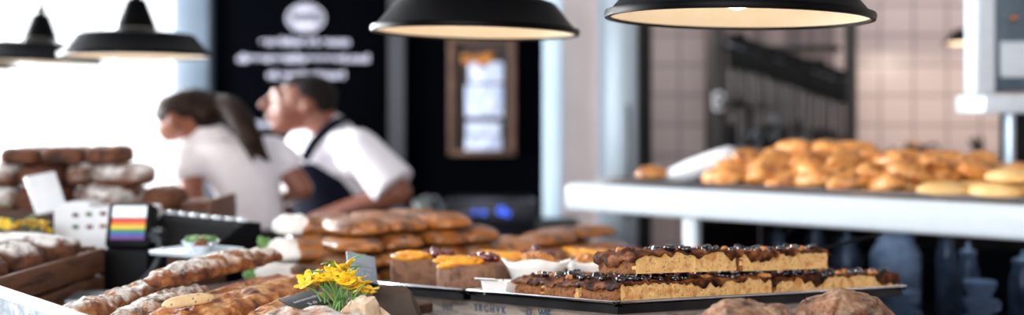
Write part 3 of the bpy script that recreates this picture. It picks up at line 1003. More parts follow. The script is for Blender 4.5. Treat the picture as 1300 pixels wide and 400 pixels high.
# wrapped sandwiches to the left of the pile
def sandwich(p, rz, label, s=1, wrap=.55, greens=True):
    t = thing('wrapped_sandwich', label, 'sandwich', T=TR(p, rz), group='paper wrapped sandwiches')
    t.scale = (s, s, s)
    mk('bread', blob(.17, .07, .042, rnd.randint(1, 99), .06, 20, p=.85, flat=.4), ciab, t)
    bm = blob(.1, .078, .046, rnd.randint(1, 99), .12, 40, p=.75, flat=.5)
    mk('paper_wrap', bm, paper, t, T=TR((-.042, 0, -.001)))
    if greens:
        bm = nb()
        for q_ in range(9):
            sph(bm, (-.088 + rnd.uniform(-.012, .012), rnd.uniform(-.026, .026), .02 + rnd.uniform(0, .022)), (.013, .012, .007), Euler((rnd.random(), rnd.random(), 0)).to_matrix(), 8, 6)
        mk('salad', bm, green, t)
    return t


t = thing('sandwich_board', 'pale board under the wrapped sandwiches', 'board', (-.455, 2.33, CT))
mk('board', box(nb(), (0, 0, .072), (.17, .24, .016), R=Matrix.Rotation(.3, 3, 'Z'), bev=.004), woodm, t)
mk('foot', box(nb(), (0, 0, .032), (.14, .2, .064), R=Matrix.Rotation(.3, 3, 'Z')), woodm, t)
zb = CT + .081
sandwich((-.44, 2.26, zb), .2, 'wrapped sandwich lowest at the front of its stack', 1)
sandwich((-.44, 2.37, zb), .12, 'wrapped sandwich at the bottom behind the front one', 1)
sandwich((-.435, 2.33, zb + .043), .2, 'white wrapped sandwich in the middle of its stack with salad', 1)
sandwich((-.44, 2.43, zb + .086), .15, 'wrapped sandwich on the top of its stack beside the ciabatta', .95, greens=False)

# ------------------------------------------------------------------ cheese breads, left foreground
t = thing('bread_board', 'dark board under the long cheese breads in the left foreground', 'board', (-.47, 1.84, CT))
mk('board', box(nb(), (0, 0, .102), (.46, .50, .018), R=Matrix.Rotation(-.68, 3, 'Z'), bev=.004), woodd, t)
mk('foot', box(nb(), (0, 0, .0465), (.30, .36, .093), R=Matrix.Rotation(-.68, 3, 'Z')), woodd, t)
ZB = CT + .1115


def long_loaf(p0, p1, w, h, base, label, m, seed, amp=.10, cut=False, pw=.8, flat=.4):
    p0, p1 = Vector(p0), Vector(p1)
    d_ = p1 - p0
    L_ = d_.xy.length
    c = (p0 + p1) / 2
    pitch = -math.atan2(base[1] - base[0], L_)
    t = thing('cheese_bread', label, 'bread', T=TR((c.x, c.y, (base[0] + base[1]) / 2), math.atan2(d_.y, d_.x), 0, pitch), group='long cheese breads in the foreground')
    bm = blob(L_, w, h, seed, amp, 26, p=pw, flat=flat, u=90, v=44, ridge=.10, rfreq=34)
    for v_ in bm.verts:
        v_.co.z += .006 * noise.noise(v_.co * 75) * (1 if v_.co.z > .006 else 0)
    mk('crust', bm, m, t)
    if cut:
        mk('cut_end', sph(nb(), (-L_ * .475, 0, h * .5), (.012, w * .36, h * .38)), cut_m, t)
    return t


A = P
long_loaf(A(205, 0, 1.60), A(388, 0, 2.02), .125, .036, (ZB, ZB), 'broad flat cheese bread slab with a browned top, in front', focac, 41, .05, pw=.55, flat=.7)
long_loaf(A(322, 0, 1.60), A(408, 0, 1.86), .08, .028, (ZB, ZB), 'flat cheese bread at the lower right beside the black slate', focac, 42, .06, pw=.6, flat=.6)
long_loaf(A(138, 0, 1.60), A(262, 0, 1.90), .062, .036, (ZB, ZB), 'cheese bread with a floury top left of the broad slab', focacf, 43, .1)
long_loaf(A(105, 0, 1.66), A(232, 0, 2.0), .062, .04, (ZB, ZB), 'cheese bread with a cut end, floury, furthest left of the pile', focacf, 44, .1, cut=True)
long_loaf(A(188, 0, 1.78), A(352, 0, 2.12), .062, .036, (ZB + .037, ZB + .037), 'long floury cheese bread lying across the top of the pile', focacf, 45, .1)
long_loaf(A(78, 0, 1.60), A(140, 0, 1.72), .06, .045, (ZB, ZB), 'short stub of cheese bread at the left end', focacf, 46, .1, cut=True)
# cut stick of cheese lying on the slab
o = mk('bread_stick', blob(.09, .022, .018, 8, .06, 30, p=.7, flat=.6), cut_m, T=TR((-.485, 1.655, ZB + .034), .9))
tag(o, 'pale cut bread stick lying on the cheese bread slab', 'bread')

# round floury loaf at the bottom edge, front
t2 = thing('front_stand', 'small wooden stand at the front edge holding the floury loaf', 'stand', (-.245, 1.42, CT))
mk('stand_body', box(nb(), (0, 0, .0445), (.26, .24, .089), bev=.004), woodd, t2)
o = mk('floury_loaf', blob(.20, .15, .086, 33, .06, 16, p=.9, flat=.4, u=70, v=44, ridge=.2, rfreq=22), M('floured_crust', (140, 84, 46), (172, 112, 66), (96, 50, 26), rough=.65, scale=26, bump=.9, bscale=70, flour=1.2, fscale=28), T=TR((-.262, 1.45, CT + .090), .15))
tag(o, 'floury round loaf at the bottom edge below the yellow flowers', 'bread')

# crumpled parchment and dark paper
def crumple(c, pts, m, name, label, cat, seed, th=.0015):
    """a folded sheet standing as a crinkled cone"""
    bm = nb()
    nn = 22
    rings = []
    rr = random.Random(seed)
    for (f, z) in pts:
        rings.append([Vector((math.cos(2 * PI * k / nn) * f * (1 + .28 * math.sin(k * 2.4 + seed) * .6 + .12 * rr.uniform(-1, 1)),
                              math.sin(2 * PI * k / nn) * f * .75 * (1 + .2 * math.cos(k * 1.7 + seed)), z * (1 + .1 * rr.uniform(-1, 1)))) for k in range(nn)])
    loft(bm, rings)
    o = mk(name, bm, m, T=TR(c), sharp=12)
    tag(o, label, cat)
    return o


bm = blob(.115, .09, .19, 77, .10, 20, p=.9, flat=.8, u=26, v=18)
for v_ in bm.verts:
    f_ = v_.co.z / .19
    w_ = 1.15 - .55 * max(0, f_) ** 2
    n_ = Vector((abs(noise.noise(v_.co * 22)) - .2, abs(noise.noise(v_.co * 25 + Vector((9, 0, 0)))) - .2, abs(noise.noise(v_.co * 28 + Vector((0, 4, 0)))) - .2))
    v_.co = Vector((v_.co.x * w_, v_.co.y * w_, v_.co.z)) + n_ * Vector((.05, .05, .035 * max(0, f_)))
o = mk('parchment_bag', bm, parch, T=TR((P(455, 0, 1.58).x, 1.59, CT), .3) @ Matrix.Diagonal((1.1, 1, .87, 1)), sharp=8)
tag(o, 'crumpled pale parchment bag in front of the yellow flowers', 'paper bag')
# dark brown paper sack with a slanted top
bm = nb()
loft(bm, [[Vector((x, y, z)) for x, y in ((-w, -dp), (0, -dp * 1.15), (w * 1.1, -dp), (w * 1.15, 0), (w, dp), (0, dp * 1.1), (-w, dp), (-w * 1.1, 0))] for w, dp, z in ((.045, .035, 0), (.046, .034, .06), (.04, .03, .11), (.028, .018, .150), (.018, .006, .160))])
bmesh.ops.subdivide_edges(bm, edges=bm.edges[:], cuts=3, use_grid_fill=True)
for v_ in bm.verts:
    v_.co += Vector((noise.noise(v_.co * 40), noise.noise(v_.co * 40 + Vector((5, 0, 0))), 0)) * .004
    v_.co.x += .05 * max(0, .16 - v_.co.z) * 1.5
o = mk('brown_paper_sack', bm, M('brown_sack', (58, 44, 36), (76, 60, 48), rough=.75, bump=.4, bscale=40), T=TR((P(492, 0, 1.70).x, 1.76, CT)), sharp=30)
tag(o, 'dark brown paper sack under the tart tray, right of the flowers', 'paper sack')


# ------------------------------------------------------------------ flowers
def blossom(parent, p, s, seed):
    rr = random.Random(seed)
    f = mk('blossom', sph(nb(), (0, 0, 0), (s * .22, s * .22, s * .16), u=10, v=6), flowerc, parent, T=TR(p, rr.random() * 6, rr.uniform(-.9, .5), rr.uniform(-.6, .6)))
    for k in range(5):
        bm = nb()
        sph(bm, (s * .55, 0, s * .1), (s * .5, s * .36, s * .08), u=10, v=6)
        for v_ in bm.verts:
            v_.co.z += .25 * v_.co.x * v_.co.x / s
        mk('petal', bm, yellow, f, T=TR((0, 0, 0), k * 2 * PI / 5))


def flowers(base, pot_h, pot_r, pts, label, seed, s=.011, pot_m=None):
    t = thing('flower_pot', label, 'flowers', base)
    mk('pot', lathe(nb(), [(.001, 0), (pot_r * .8, 0), (pot_r, pot_h), (pot_r * .93, pot_h), (pot_r * .75, .004), (.001, .004)], 24), pot_m or slate, t)
    mk('soil', lathe(nb(), [(.001, pot_h * .8), (pot_r * .9, pot_h * .8), (.001, pot_h * .84)], 20), woodd, t)
    rr = random.Random(seed)
    for k, p in enumerate(pts):
        q_ = Vector(p) - Vector(base)
        b0 = Vector((rr.uniform(-.6, .6) * pot_r, rr.uniform(-.6, .6) * pot_r, pot_h * .8))
        mid = b0.lerp(q_, .5) + Vector((0, 0, .015))
        mk('stem', tube(nb(), smooth_path([b0, mid, q_], 4), .0014, 6), green, t)
        blossom(t, q_, s * rr.uniform(.85, 1.25), seed + k)
    for k in range(14):
        an = rr.random() * 6.28
        bm = nb()
        sph(bm, (.016, 0, 0), (.017, .005, .0012), u=10, v=6)
        for v_ in bm.verts:
            v_.co.z -= 10 * v_.co.x ** 2
        mk('leaf', bm, green, t, T=TR((math.cos(an) * pot_r * .4, math.sin(an) * pot_r * .4, pot_h * (.9 + .9 * rr.random())), an, 0, -rr.uniform(.3, 1.1)))
    return t


pts = []
for (x, y) in ((398, 352), (403, 360), (412, 350), (420, 347), (428, 352), (436, 349), (445, 352), (455, 356), (463, 360), (470, 368), (458, 369), (448, 366), (441, 339), (410, 357), (451, 373), (437, 360), (466, 373), (425, 358), (391, 356), (407, 354), (417, 356), (432, 344), (450, 361), (441, 356), (387, 362)):
    pts.append(P(x, y, 1.66 + rnd.uniform(-.03, .04)))
flowers((P(428, 0, 1.68).x, 1.68, CT), .115, .032, pts, 'yellow flowers with thin green stems beside the slate price card', 5, .0155)
pts = [P(x, y, 2.42 + rnd.uniform(-.03, .03)) for x, y in ((4, 286), (14, 290), (25, 287), (34, 284), (43, 289), (52, 284), (56, 291), (-8, 285))]
flowers((P(22, 0, 2.45).x, 2.45, CT), .13, .035, pts, 'blurred yellow flowers at the left edge below the white sign', 9, .02, white)


# cards
def card(c4, name, label, mat, cat, lines, ink, th=.003):
    """c4: corner points tl, tr, br, bl"""
    tl, tr, br, bl_ = [Vector(p) for p in c4]
    ex = (tr - tl).normalized(); w = (tr - tl).length
    ey = (tl - bl_); ey = (ey - ex * ey.dot(ex)); h = ey.length; ey.normalize()
    n = ex.cross(ey)
    c = (tl + br) / 2
    T = Matrix(((ex.x, ey.x, n.x, c.x), (ex.y, ey.y, n.y, c.y), (ex.z, ey.z, n.z, c.z), (0, 0, 0, 1)))
    t = thing(name, label, cat, T=T)
    mk('card', box(nb(), (0, 0, 0), (w, h, th), bev=th * .3), mat, t)
    for body, y, sz, wd in lines:
        b_ = text_bm(body, sz * h, .0003)
        xs_ = [v_.co.x for v_ in b_.verts]
        s_ = wd * w / (max(xs_) - min(xs_))
        mk('lettering', xf(b_, Matrix.Translation((0, y * h, th * .5 + .0004)) @ Matrix.Diagonal((s_, 1, 1, 1)) @ Matrix.Translation((-(max(xs_) + min(xs_)) / 2, 0, 0))), ink, t)
    return t


t = card((P(447, 320, 1.88), P(483, 328, 1.90), P(472, 360, 1.84), P(436, 351, 1.82)), 'price_card', 'grey slate price card with white writing between flowers and tarts', slate, 'card',
         (('srnbnbe nnanba', .12, .16, .72), ('oarbi bunae', -.06, .16, .6), ('1,3 B', -.27, .2, .5)), whiteink)
mk('card_holder', tube(nb(), [(0, -.018, -.003), (.004, -.06, -.012), (.008, -.2, -.03)], .0018), steel, t)
t = card((P(362, 378, 1.70), P(404, 366, 1.74), P(416, 386, 1.68), P(374, 398, 1.64)), 'slate_label', 'black slate label with white writing left of the yellow flowers', blackslate, 'label',
         (('asnmvnh', .05, .2, .7), ('5.0', -.28, .2, .25)), whiteink)
t = card((P(58, 217, 2.62), P(96, 210, 2.66), P(58, 274, 2.56), P(14, 276, 2.52)), 'leaning_sign', 'white sign card leaning in front of the floured loaves', white, 'sign', (), whiteink, th=.012)
mk('stand', tube(nb(), [(0, -.06, -.006), (0, -.09, -.03), (0, -.2, -.06)], .005), blackmat, t)

# ------------------------------------------------------------------ white marbled panel, bottom left
p0, p1 = P(-30, 350, 1.64), P(118, 403, 1.33)
d_ = (p1 - p0); a_ = math.atan2(d_.y, d_.x)
c = (p0 + p1) / 2
t = thing('marbled_panel', 'white panel with grey marbled print at the bottom left corner', 'panel', T=TR((c.x, c.y, CT), a_))
mk('panel_face', box(nb(), (0, 0, .088), (d_.xy.length, .012, .176)), M('marbled_print', (226, 232, 238), (150, 164, 178), (238, 242, 246), rough=.35, scale=26, detail=6), t)
mk('top_edge', box(nb(), (0, 0, .182), (d_.xy.length, .018, .012), bev=.003), white, t)

# ------------------------------------------------------------------ crate of dark loaves
cr = TR((-1.04, 2.095, CT + .04), PI / 2 - .06)
t = thing('wooden_crate', 'brown wooden crate with dark loaves at the left', 'crate', T=cr)
for z in (.028, .086):
    for sy, nm in ((-1, 'front_plank'), (1, 'rear_plank')):
        mk(nm, box(nb(), (0, sy * .165, z), (.46, .014, .05), bev=.002), woodm, t)
    for sx in (-1, 1):
        mk('end_plank', box(nb(), (sx * .223, 0, z), (.014, .316, .05), bev=.002), woodm, t)
mk('crate_floor', box(nb(), (0, 0, .006), (.43, .314, .012)), woodm, t)
for sx in (-1, 1):
    for sy in (-1, 1):
        mk('corner_post', box(nb(), (sx * .204, sy * .146, .062), (.024, .024, .11)), woodm, t)
cs = thing('crate_plinth', 'dark plinth under the brown wooden crate at the left', 'plinth', (-1.04, 2.095, CT))
mk('plinth_body', box(nb(), (0, 0, .02), (.28, .40, .04), R=Matrix.Rotation(-.06, 3, 'Z')), blackmat, cs)
for (x, y, z, rz, m_, lab) in ((-.14, 0, .013, 1.57, rye, 'plain dark loaf at the near end, bottom of the wooden crate'), (-.025, 0, .013, 1.6, rye, 'plain dark loaf at the bottom middle of the wooden crate'),
                               (.09, 0, .013, 1.5, rye, 'dark loaf at the bottom, far end of the wooden crate'),
                               (-.13, -.015, .083, 1.5, ryef, 'floured dark loaf on top at the near end of the wooden crate'), (-.01, -.02, .083, 1.65, ryef, 'floured dark loaf on top in the middle of the crate'),
                               (.105, -.03, .083, 1.55, ryef, 'floured dark loaf on top at the far end of the crate')):
    o = mk('dark_loaf', blob(.26, .112, .072, rnd.randint(1, 99), .06, 18, p=.62, flat=.7, pz=.65), m_, T=cr @ TR((x, y, z), rz))
    tag(o, lab, 'bread', 'dark loaves in the wooden crate')
o = mk('bread_heel', blob(.05, .045, .06, 12, .06, 30, p=.6, flat=.6), ryef, T=cr @ TR((.185, -.12, .075), .5))
tag(o, 'small dark bread heel standing in the far right corner of the crate', 'bread')

# ------------------------------------------------------------------ rack of floured loaves in front of the window
LX0, LX1 = P(-60, 0, 2.9).x, P(290, 0, 2.9).x
t = thing('bread_bin', 'brown wooden bin under the big stack of floured loaves', 'bin', ((LX0 + LX1) / 2, 2.82, CT))
w_ = LX1 - LX0
mk('bin_floor', box(nb(), (0, 0, .167), (w_, .24, .02)), woodd, t)
mk('front_board', box(nb(), (0, -.125, .098), (w_ + .02, .014, .196), bev=.003), woodd, t)
mk('rear_board', box(nb(), (0, .12, .098), (w_ + .02, .014, .196), bev=.003), woodd, t)
for sx in (-1, 1):
    mk('end_board', box(nb(), (sx * (w_ / 2 + .003), 0, .11), (.014, .24, .22), bev=.003), woodm, t)


def stack_loaf(px0, px1, y_top, y_bot, d, m_, lab, rz=0, dep=.16, amp=.06, pw=.62):
    w = (px1 - px0) / F * d * 1.06; h = (y_bot - y_top) / F * d * 1.08
    p = P((px0 + px1) / 2, y_bot, d)
    o = mk('rustic_loaf', blob(w, dep, h, rnd.randint(1, 99), amp, 18, p=pw, flat=.75, u=48, v=28, pz=.6), m_, T=TR(p, rz))
    tag(o, lab, 'bread', 'floured loaves stacked before the window')


sl = stack_loaf
yb0 = HY + (CZ - (CT + .178)) / 2.83 * F     # bin floor row
sl(-45, 30, yb0 - 33, yb0, 2.83, ryew, 'floured loaf at the left end of the bottom row')
sl(32, 98, yb0 - 33, yb0, 2.83, rye, 'dark loaf in the bottom row hidden behind the white sign')
sl(100, 186, yb0 - 35, yb0, 2.83, ryew, 'large floury loaf in the bottom row right of the white sign', pw=.8)
sl(188, 232, yb0 - 32, yb0, 2.83, rye, 'dark brown loaf at the right end of the bottom row', pw=.75)
sl(234, 276, yb0 - 16, yb0, 2.83, rye, 'low brown loaf beside the woman, rightmost in the bin', pw=.75)
y2 = yb0 - 33
sl(-12, 34, y2 - 29, y2, 2.83, ryew, 'white floured loaf in the second row at the left edge', pw=.85)
sl(35, 90, y2 - 27, y2, 2.83, rye, 'brown loaf in the second row behind the white sign')
sl(93, 124, y2 - 30, y2, 2.83, ryew, 'white floured round loaf in the second row right of the sign', pw=.9)
sl(125, 192, y2 - 28, y2, 2.83, ryew, 'broad loaf with a floury top in the second row, right end', pw=.7)
y3 = y2 - 28.5
sl(14, 60, y3 - 20, y3, 2.83, rye, 'square brown loaf in the top row, left', pw=.5)
sl(63, 115, y3 - 21, y3, 2.83, rye, 'square brown loaf in the top row, middle', pw=.5)
sl(119, 161, y3 - 22, y3, 2.83, rye, 'square brown loaf in the top row, right', pw=.45)

# white box with coloured ovals
bxp = P(130, 300, 2.52)
t = thing('sample_box', 'white card box with small coloured ovals behind the card reader', 'box', (bxp.x, 2.56, CT))
hh = P(0, 263, 2.52).z - CT
mk('box_body', box(nb(), (0, 0, hh / 2), (.22, .09, hh), bev=.004), white, t)
mk('box_flap', box(nb(), (-.06, .0, hh + .004), (.06, .08, .012), bev=.003), white, t)
for (x, y, c_) in ((96, 273, (96, 50, 30)), (113, 272, (92, 112, 40)), (131, 271, (110, 30, 30)), (96, 288, (70, 96, 50)), (114, 288, (130, 34, 36)), (131, 287, (150, 90, 40))):
    p = P(x, y, 2.515)
    bm = nb(); sph(bm, (p.x - bxp.x, -.046, p.z - CT), (.0085, .003, .005), u=16, v=8)
    mk('printed_oval', bm, M('oval_%d_%d' % (x, y), c_, rough=.5), t)

# card reader with rainbow stripes
cp = P(155, 318, 2.36)
t = thing('card_reader', 'black card reader with a rainbow striped display', 'card reader', T=TR((cp.x, 2.42, CT), .0))
hb = cp.z - CT
mk('reader_stand', box(nb(), (.0, 0, hb / 2), (.10, .09, hb), bev=.006), blackmat, t)
tl = .30
body = mk('reader_body', box(nb(), (0, .0, .045), (.098, .05, .098), bev=.008), blackmat, t, T=TR((0, -.01, hb), 0, -tl))
cols = ((226, 44, 40), (240, 130, 40), (250, 214, 60), (60, 150, 80), (50, 90, 190), (110, 50, 140))
mk('screen', box(nb(), (0, -.026, .074), (.074, .002, .026)), M('screen_white', (226, 238, 246), rough=.2, emit=.5), body)
for k, c_ in enumerate(cols):
    mk('rainbow_stripe', box(nb(), (0, -.026, .0555 - k * .0078), (.074, .002, .0077)), M('stripe_%d' % k, c_, rough=.4), body)
for k in range(2):
    mk('side_button', box(nb(), (.06, -.005, .035 - .02 * k), (.025, .03, .012), bev=.003), M('grey_key', (60, 64, 72), rough=.4), body)
cb = mk('cable', tube(nb(), smooth_path([(.05, -.03, hb + .03), (.075, -.05, hb + .02), (.075, -.07, hb - .03), (.03, -.1, hb - .08), (-.03, -.11, hb - .1)]), .006, 8), M('grey_cable', (54, 62, 68), rough=.5), t)

# till with a row of bright keys along its edge
p0, p1 = P(188, 268, 2.62), P(304, 290, 2.40)
d_ = p1 - p0; a_ = math.atan2(d_.y, d_.x)
c = (p0 + p1) / 2
t = thing('cash_till', 'black till with a row of bright keys along its top edge', 'till', T=TR((c.x, c.y, CT), a_))
Lt = d_.xy.length + .02
bm = nb()
loft(bm, [[Vector((x, y, z)) for y, z in ((-.13, 0), (.05, 0), (.05, c.z - CT), (.012, c.z - CT + .004), (-.02, c.z - CT - .01), (-.13, c.z - CT - .085))] for x in (-Lt / 2, Lt / 2)])
mk('till_body', bm, M('till_black', (9, 10, 13), (14, 15, 18), rough=.9, spec=.08), t)
for k in range(8):
    mk('key', box(nb(), (-Lt * .42 + k * Lt * .84 / 7, .022, c.z - CT + .006), (Lt * .06, .016, .008), bev=.003), whitegloss, t)
mk('drawer', box(nb(), (0, -.137, .035), (Lt * .92, .014, .055), bev=.003), blackmat, t)

# grey metal shelf behind the cheese breads
t = thing('grey_block', 'grey metal block lying on the counter behind the cheese breads', 'block', T=TR((P(150, 0, 2.1).x, 2.10, CT), .15))
t.name = 'scale_base'
t['label'] = 'grey metal scale base on the counter behind the cheese breads'; t['category'] = 'scale'
mk('scale_body', box(nb(), (0, .06, .035), (.22, .12, .07), bev=.006), M('warm_grey_metal', (86, 86, 84), (104, 104, 100), rough=.4, metal=.4), t)
mk('scale_plate', box(nb(), (0, .06, .076), (.2, .11, .008), bev=.003), steel, t)

# white plate-tray with bowls of salad
t = thing('serving_tray', 'white square serving tray with bowls beside the till', 'tray', T=TR((P(250, 0, 2.2).x, 2.2, 0), -.5))
zt = P(0, 322, 2.2).z
t.location.z = zt
bm = nb()
box(bm, (0, 0, .003), (.135, .12, .006), bev=.002)
mk('tray_plate', bm, M('pale_blue_china', (206, 218, 226), (196, 210, 220), rough=.25), t)
bm = nb()
for s in (-1, 1):
    box(bm, (s * .066, 0, .007), (.005, .124, .006), bev=.002); box(bm, (0, s * .06, .007), (.13, .005, .006), bev=.002)
mk('tray_rim', bm, whitegloss, t)
tb = thing('tray_stand', 'dark wooden stand carrying the white serving tray', 'stand', (t.location.x, t.location.y, CT))
mk('stand_body', box(nb(), (0, 0, (zt - CT) / 2), (.08, .08, zt - CT), R=Matrix.Rotation(-.5, 3, 'Z')), woodd, tb)
for (x, y, r, lab) in ((-.012, .022, .038, 'white bowl of green salad on the serving tray'), (.04, -.03, .022, 'small bowl of dark spread on the serving tray')):
    bt = thing('salad_bowl', lab, 'bowl', T=TR((t.location.x, t.location.y, zt), -.5) @ TR((x, y, .0062)))
    mk('bowl', lathe(nb(), [(.001, 0), (r * .5, 0), (r * .85, .009), (r, .017), (r * .95, .017), (r * .8, .011), (.001, .004)], 28), whitegloss, bt)
    bm = nb()
    for q_ in range(16):
        an = rnd.random() * 6.28; ra = rnd.random() * r * .7
        sph(bm, (math.cos(an) * ra, math.sin(an) * ra, .013 + rnd.random() * .01), (.010, .009, .005), Euler((rnd.random(), rnd.random(), 0)).to_matrix(), 8, 6)
    mk('salad', bm, green if r > .03 else rye, bt)

# ------------------------------------------------------------------ right pastry counter
C0 = Vector((.158, 3.4, 0)); aR = math.atan2(-.606, .795)
RT = TR(C0, aR)
t = thing('pastry_counter', 'white topped pastry counter with a dark glass front at right', 'counter', T=RT)
Lc, Wc = 1.95, .56
bm = nb(); box(bm, (Lc / 2, Wc / 2, 1.2325), (Lc, Wc, .085), bev=.018, seg=4)
mk('white_top', bm, whitegloss, t)
for s_ in (.4, 1.9):
    mk('post', box(nb(), (s_ + .02, .05, .595), (.04, .05, 1.19), bev=.004), whitegloss, t)
mk('glass_front', box(nb(), (1.17, .045, .72), (1.44, .006, .94)), glass_mat('dark_counter_glass', (.56, .60, .66), .9), t)
mk('rear_panel', box(nb(), (1.17, .52, .6), (1.5, .02, 1.18)), blackmat, t)
mk('base', box(nb(), (1.17, .28, .12), (1.5, .46, .24)), blackmat, t)
mk('glass_shelf', box(nb(), (1.17, .28, .93), (1.46, .42, .012)), M('dark_shelf', (30, 34, 40), (40, 44, 52), rough=.3), t)
mk('end_panel', box(nb(), (.41, .29, .6), (.016, .42, 1.18)), blackmat, t)
# glassware behind the glass
jar_g = M('jar_glass', (54, 60, 70), (84, 92, 104), rough=.12, spec=.8)
jar_p = M('pale_jar', (170, 178, 190), (120, 130, 144), rough=.2, scale=20)
china = M('pale_china', (196, 206, 220), (180, 192, 208), rough=.2)
jp = (RT @ Vector((0, 0, 0)))


def jar(s_, v_, r, h, lab, name='glass_jar', lid=True, m=None):
    o = thing(name, lab, 'jar', T=RT @ TR((s_, v_, .937)), group='glassware behind the counter glass')
    mk('jar_body', lathe(nb(), [(.001, 0), (r * .9, 0), (r, .01), (r, h * .7), (r * .72, h * .84), (r * .72, h * .92), (r * .66, h * .92), (r * .66, h * .84), (r * .92, h * .68), (r * .9, .014), (.001, .01)], 28), m or jar_g, o)
    if lid:
        mk('lid', lathe(nb(), [(r * .75, h * .92), (r * .75, h * .97), (r * .2, h), (r * .18, h * 1.06), (.001, h * 1.08)], 24), steel, o)


def cup_stack(s_, v_, n, lab):
    for k_ in range(n):
        o = thing('coffee_cup', lab % ('lowest', 'second', 'third', 'topmost')[k_], 'cup', T=RT @ TR((s_, v_, .937 + k_ * .045), k_ * .9), group='stacked cups behind the counter glass')
        mk('cup_body', lathe(nb(), [(.001, 0), (.024, 0), (.036, .025), (.040, .043), (.037, .043), (.033, .026), (.001, .005)], 24), china, o)
        mk('handle', tube(nb(), smooth_path([(.036, 0, .034), (.056, 0, .032), (.054, 0, .014), (.033, 0, .012)], 4), .0035), china, o)


jar(.56, .32, .04, .2, 'glass jar, leftmost behind the dark counter glass')
jar(.67, .34, .03, .25, 'slim glass bottle jar, second from the left behind the counter glass')
jar(.77, .33, .045, .2, 'glass jar behind the counter glass, beside the wide pale jar')
jar(.92, .30, .068, .235, 'wide pale jar behind the counter glass beside the cake server', m=jar_p)
cup_stack(.985, .13, 2, 'white cup, %s of the short stack behind the counter glass')
jar(1.05, .33, .03, .24, 'slim bottle jar behind the counter glass, right of the wide pale jar')
jar(1.13, .24, .028, .2, 'slim bottle jar behind the counter glass, between the two cup stacks')
cup_stack(1.19, .12, 3, 'white cup, %s of the taller stack behind the counter glass')
jar(1.27, .22, .036, .19, 'glass jar behind the counter glass at the right edge')
lt = bpy.data.lights.new('jar_fill_light', 'AREA'); lt.energy = 1.2; lt.shape = 'RECTANGLE'; lt.size = .9; lt.size_y = .1; lt.color = (.8, .9, 1)  # added fill inside the counter, brightens the jars behind the glass
lo = bpy.data.objects.new('jar_fill_light', lt); COL.objects.link(lo); lo.matrix_world = RT @ TR((1.2, .2, 1.18))

# pastry trays and heap
t = thing('pastry_tray', 'dark steel tray under the golden pastries on the white counter', 'tray', T=RT @ TR((0, 0, 1.276)))
mk('sheet', box(nb(), (.98, .27, .004), (1.72, .46, .008), bev=.002), darksteel, t)
bm = nb()
for y in (.04, .50):
    box(bm, (.98, y, .01), (1.73, .006, .014))
for x in (.12, 1.84):
    box(bm, (x, .27, .01), (.006, .46, .014))
mk('tray_rim', bm, brightsteel, t)
pm = []
for k in range(6):
    bm = blob(.135, .066, .048, k + 60, .07, 24, p=.85, flat=.4, u=32, v=18, bend=.35 if k % 2 else 0)
    pm.append(mk('almond_pastry', bm, gold, T=RT @ TR((0, 0, 0))))
used = set()


def pastry(T, k):
    if k not in used:
        o = pm[k]; used.add(k)
    else:
        o = pm[k].copy(); COL.objects.link(o)
    o.matrix_world = T
    tag(o, 'golden brown pastry in the heap on the white counter', 'pastry', 'golden pastries heaped on the counter')


kk = 0
for lay, (s0, s1, rows, stp, v0) in enumerate(((.50, 1.40, 6, .098, .07), (.52, 1.34, 5, .1, .10), (.56, 1.12, 4, .1, .15), (.66, .84, 2, .105, .22))):
    s_ = s0
    while s_ < s1:
        for r_ in range(rows):
            rz = rnd.uniform(-1.4, 1.4)
            if v0 + r_ * .072 < .16 and s_ > 1.07:
                continue
            pastry(RT @ TR((s_ + rnd.uniform(-.022, .022) + (.04 if r_ % 2 else 0), v0 + r_ * .072 + rnd.uniform(-.008, .008), 1.286 + lay * .025 + rnd.uniform(0, .008)), rz, rnd.uniform(-.3, .3), rnd.uniform(-.3, .3)), kk % 6)
            kk += 1
        s_ += stp
pb = mk('pale_bun', blob(.13, .075, .036, 80, .04, 20, p=.9, flat=.4), pale, T=RT @ TR((1.12, .06, 1.286), .2))
tag(pb, 'pale flat bun at the right end of the white counter', 'pastry', 'pale buns at the right end')
for (s_, v_, l_) in ((1.24, .055, 0), (1.36, .06, 0), (1.18, .13, 0), (1.30, .13, 0), (1.42, .13, 0), (1.27, .09, 1), (1.38, .1, 1), (1.49, .07, 0)):
    o = pb.copy(); COL.objects.link(o)
    o.matrix_world = RT @ TR((s_, v_, 1.287 + l_ * .034), rnd.uniform(-.4, .4))
for (s_, v_, lab, m_) in ((.20, .20, 'single golden bun at the left end of the white counter', gold), (.29, .33, 'golden bun behind the rolled white paper', gold)):
    o = mk('golden_bun', blob(.11, .08, .042, 90 + int(s_ * 100), .04, 18, p=.9), m_, T=RT @ TR((s_, v_, 1.286), .2))
    tag(o, lab, 'pastry')
# rolled white paper leaning on the heap
t = thing('paper_roll', 'rolled white paper bag leaning on the golden pastries', 'paper roll', P(835, 232, 3.46))
q0, q1 = Vector((0, 0, .006)), P(932, 198, 3.28) - P(835, 232, 3.46)
rg = []
dd = (q1 - q0).normalized(); sa = dd.cross(Vector((0, 0, 1))).normalized(); sb = sa.cross(dd)
for f, r_ in ((0, .012), (.1, .022), (.45, .032), (.8, .036), (.95, .034), (1.0, .026)):
    rg.append([p_ + Vector((0, 0, .002 * math.sin(k_ * 2.1))) for k_, p_ in enumerate(ring(q0.lerp(q1, f), sa * r_ * 1.2, sb * r_, 24))])
mk('roll', loft(nb(), rg), white, t)
mk('folded_end', loft(nb(), [ring(q1 + dd * f, sa * r_ * 1.1, sb * r_, 24) for f, r_ in ((-.004, .024), (.008, .02), (.014, .008))]), white, t)

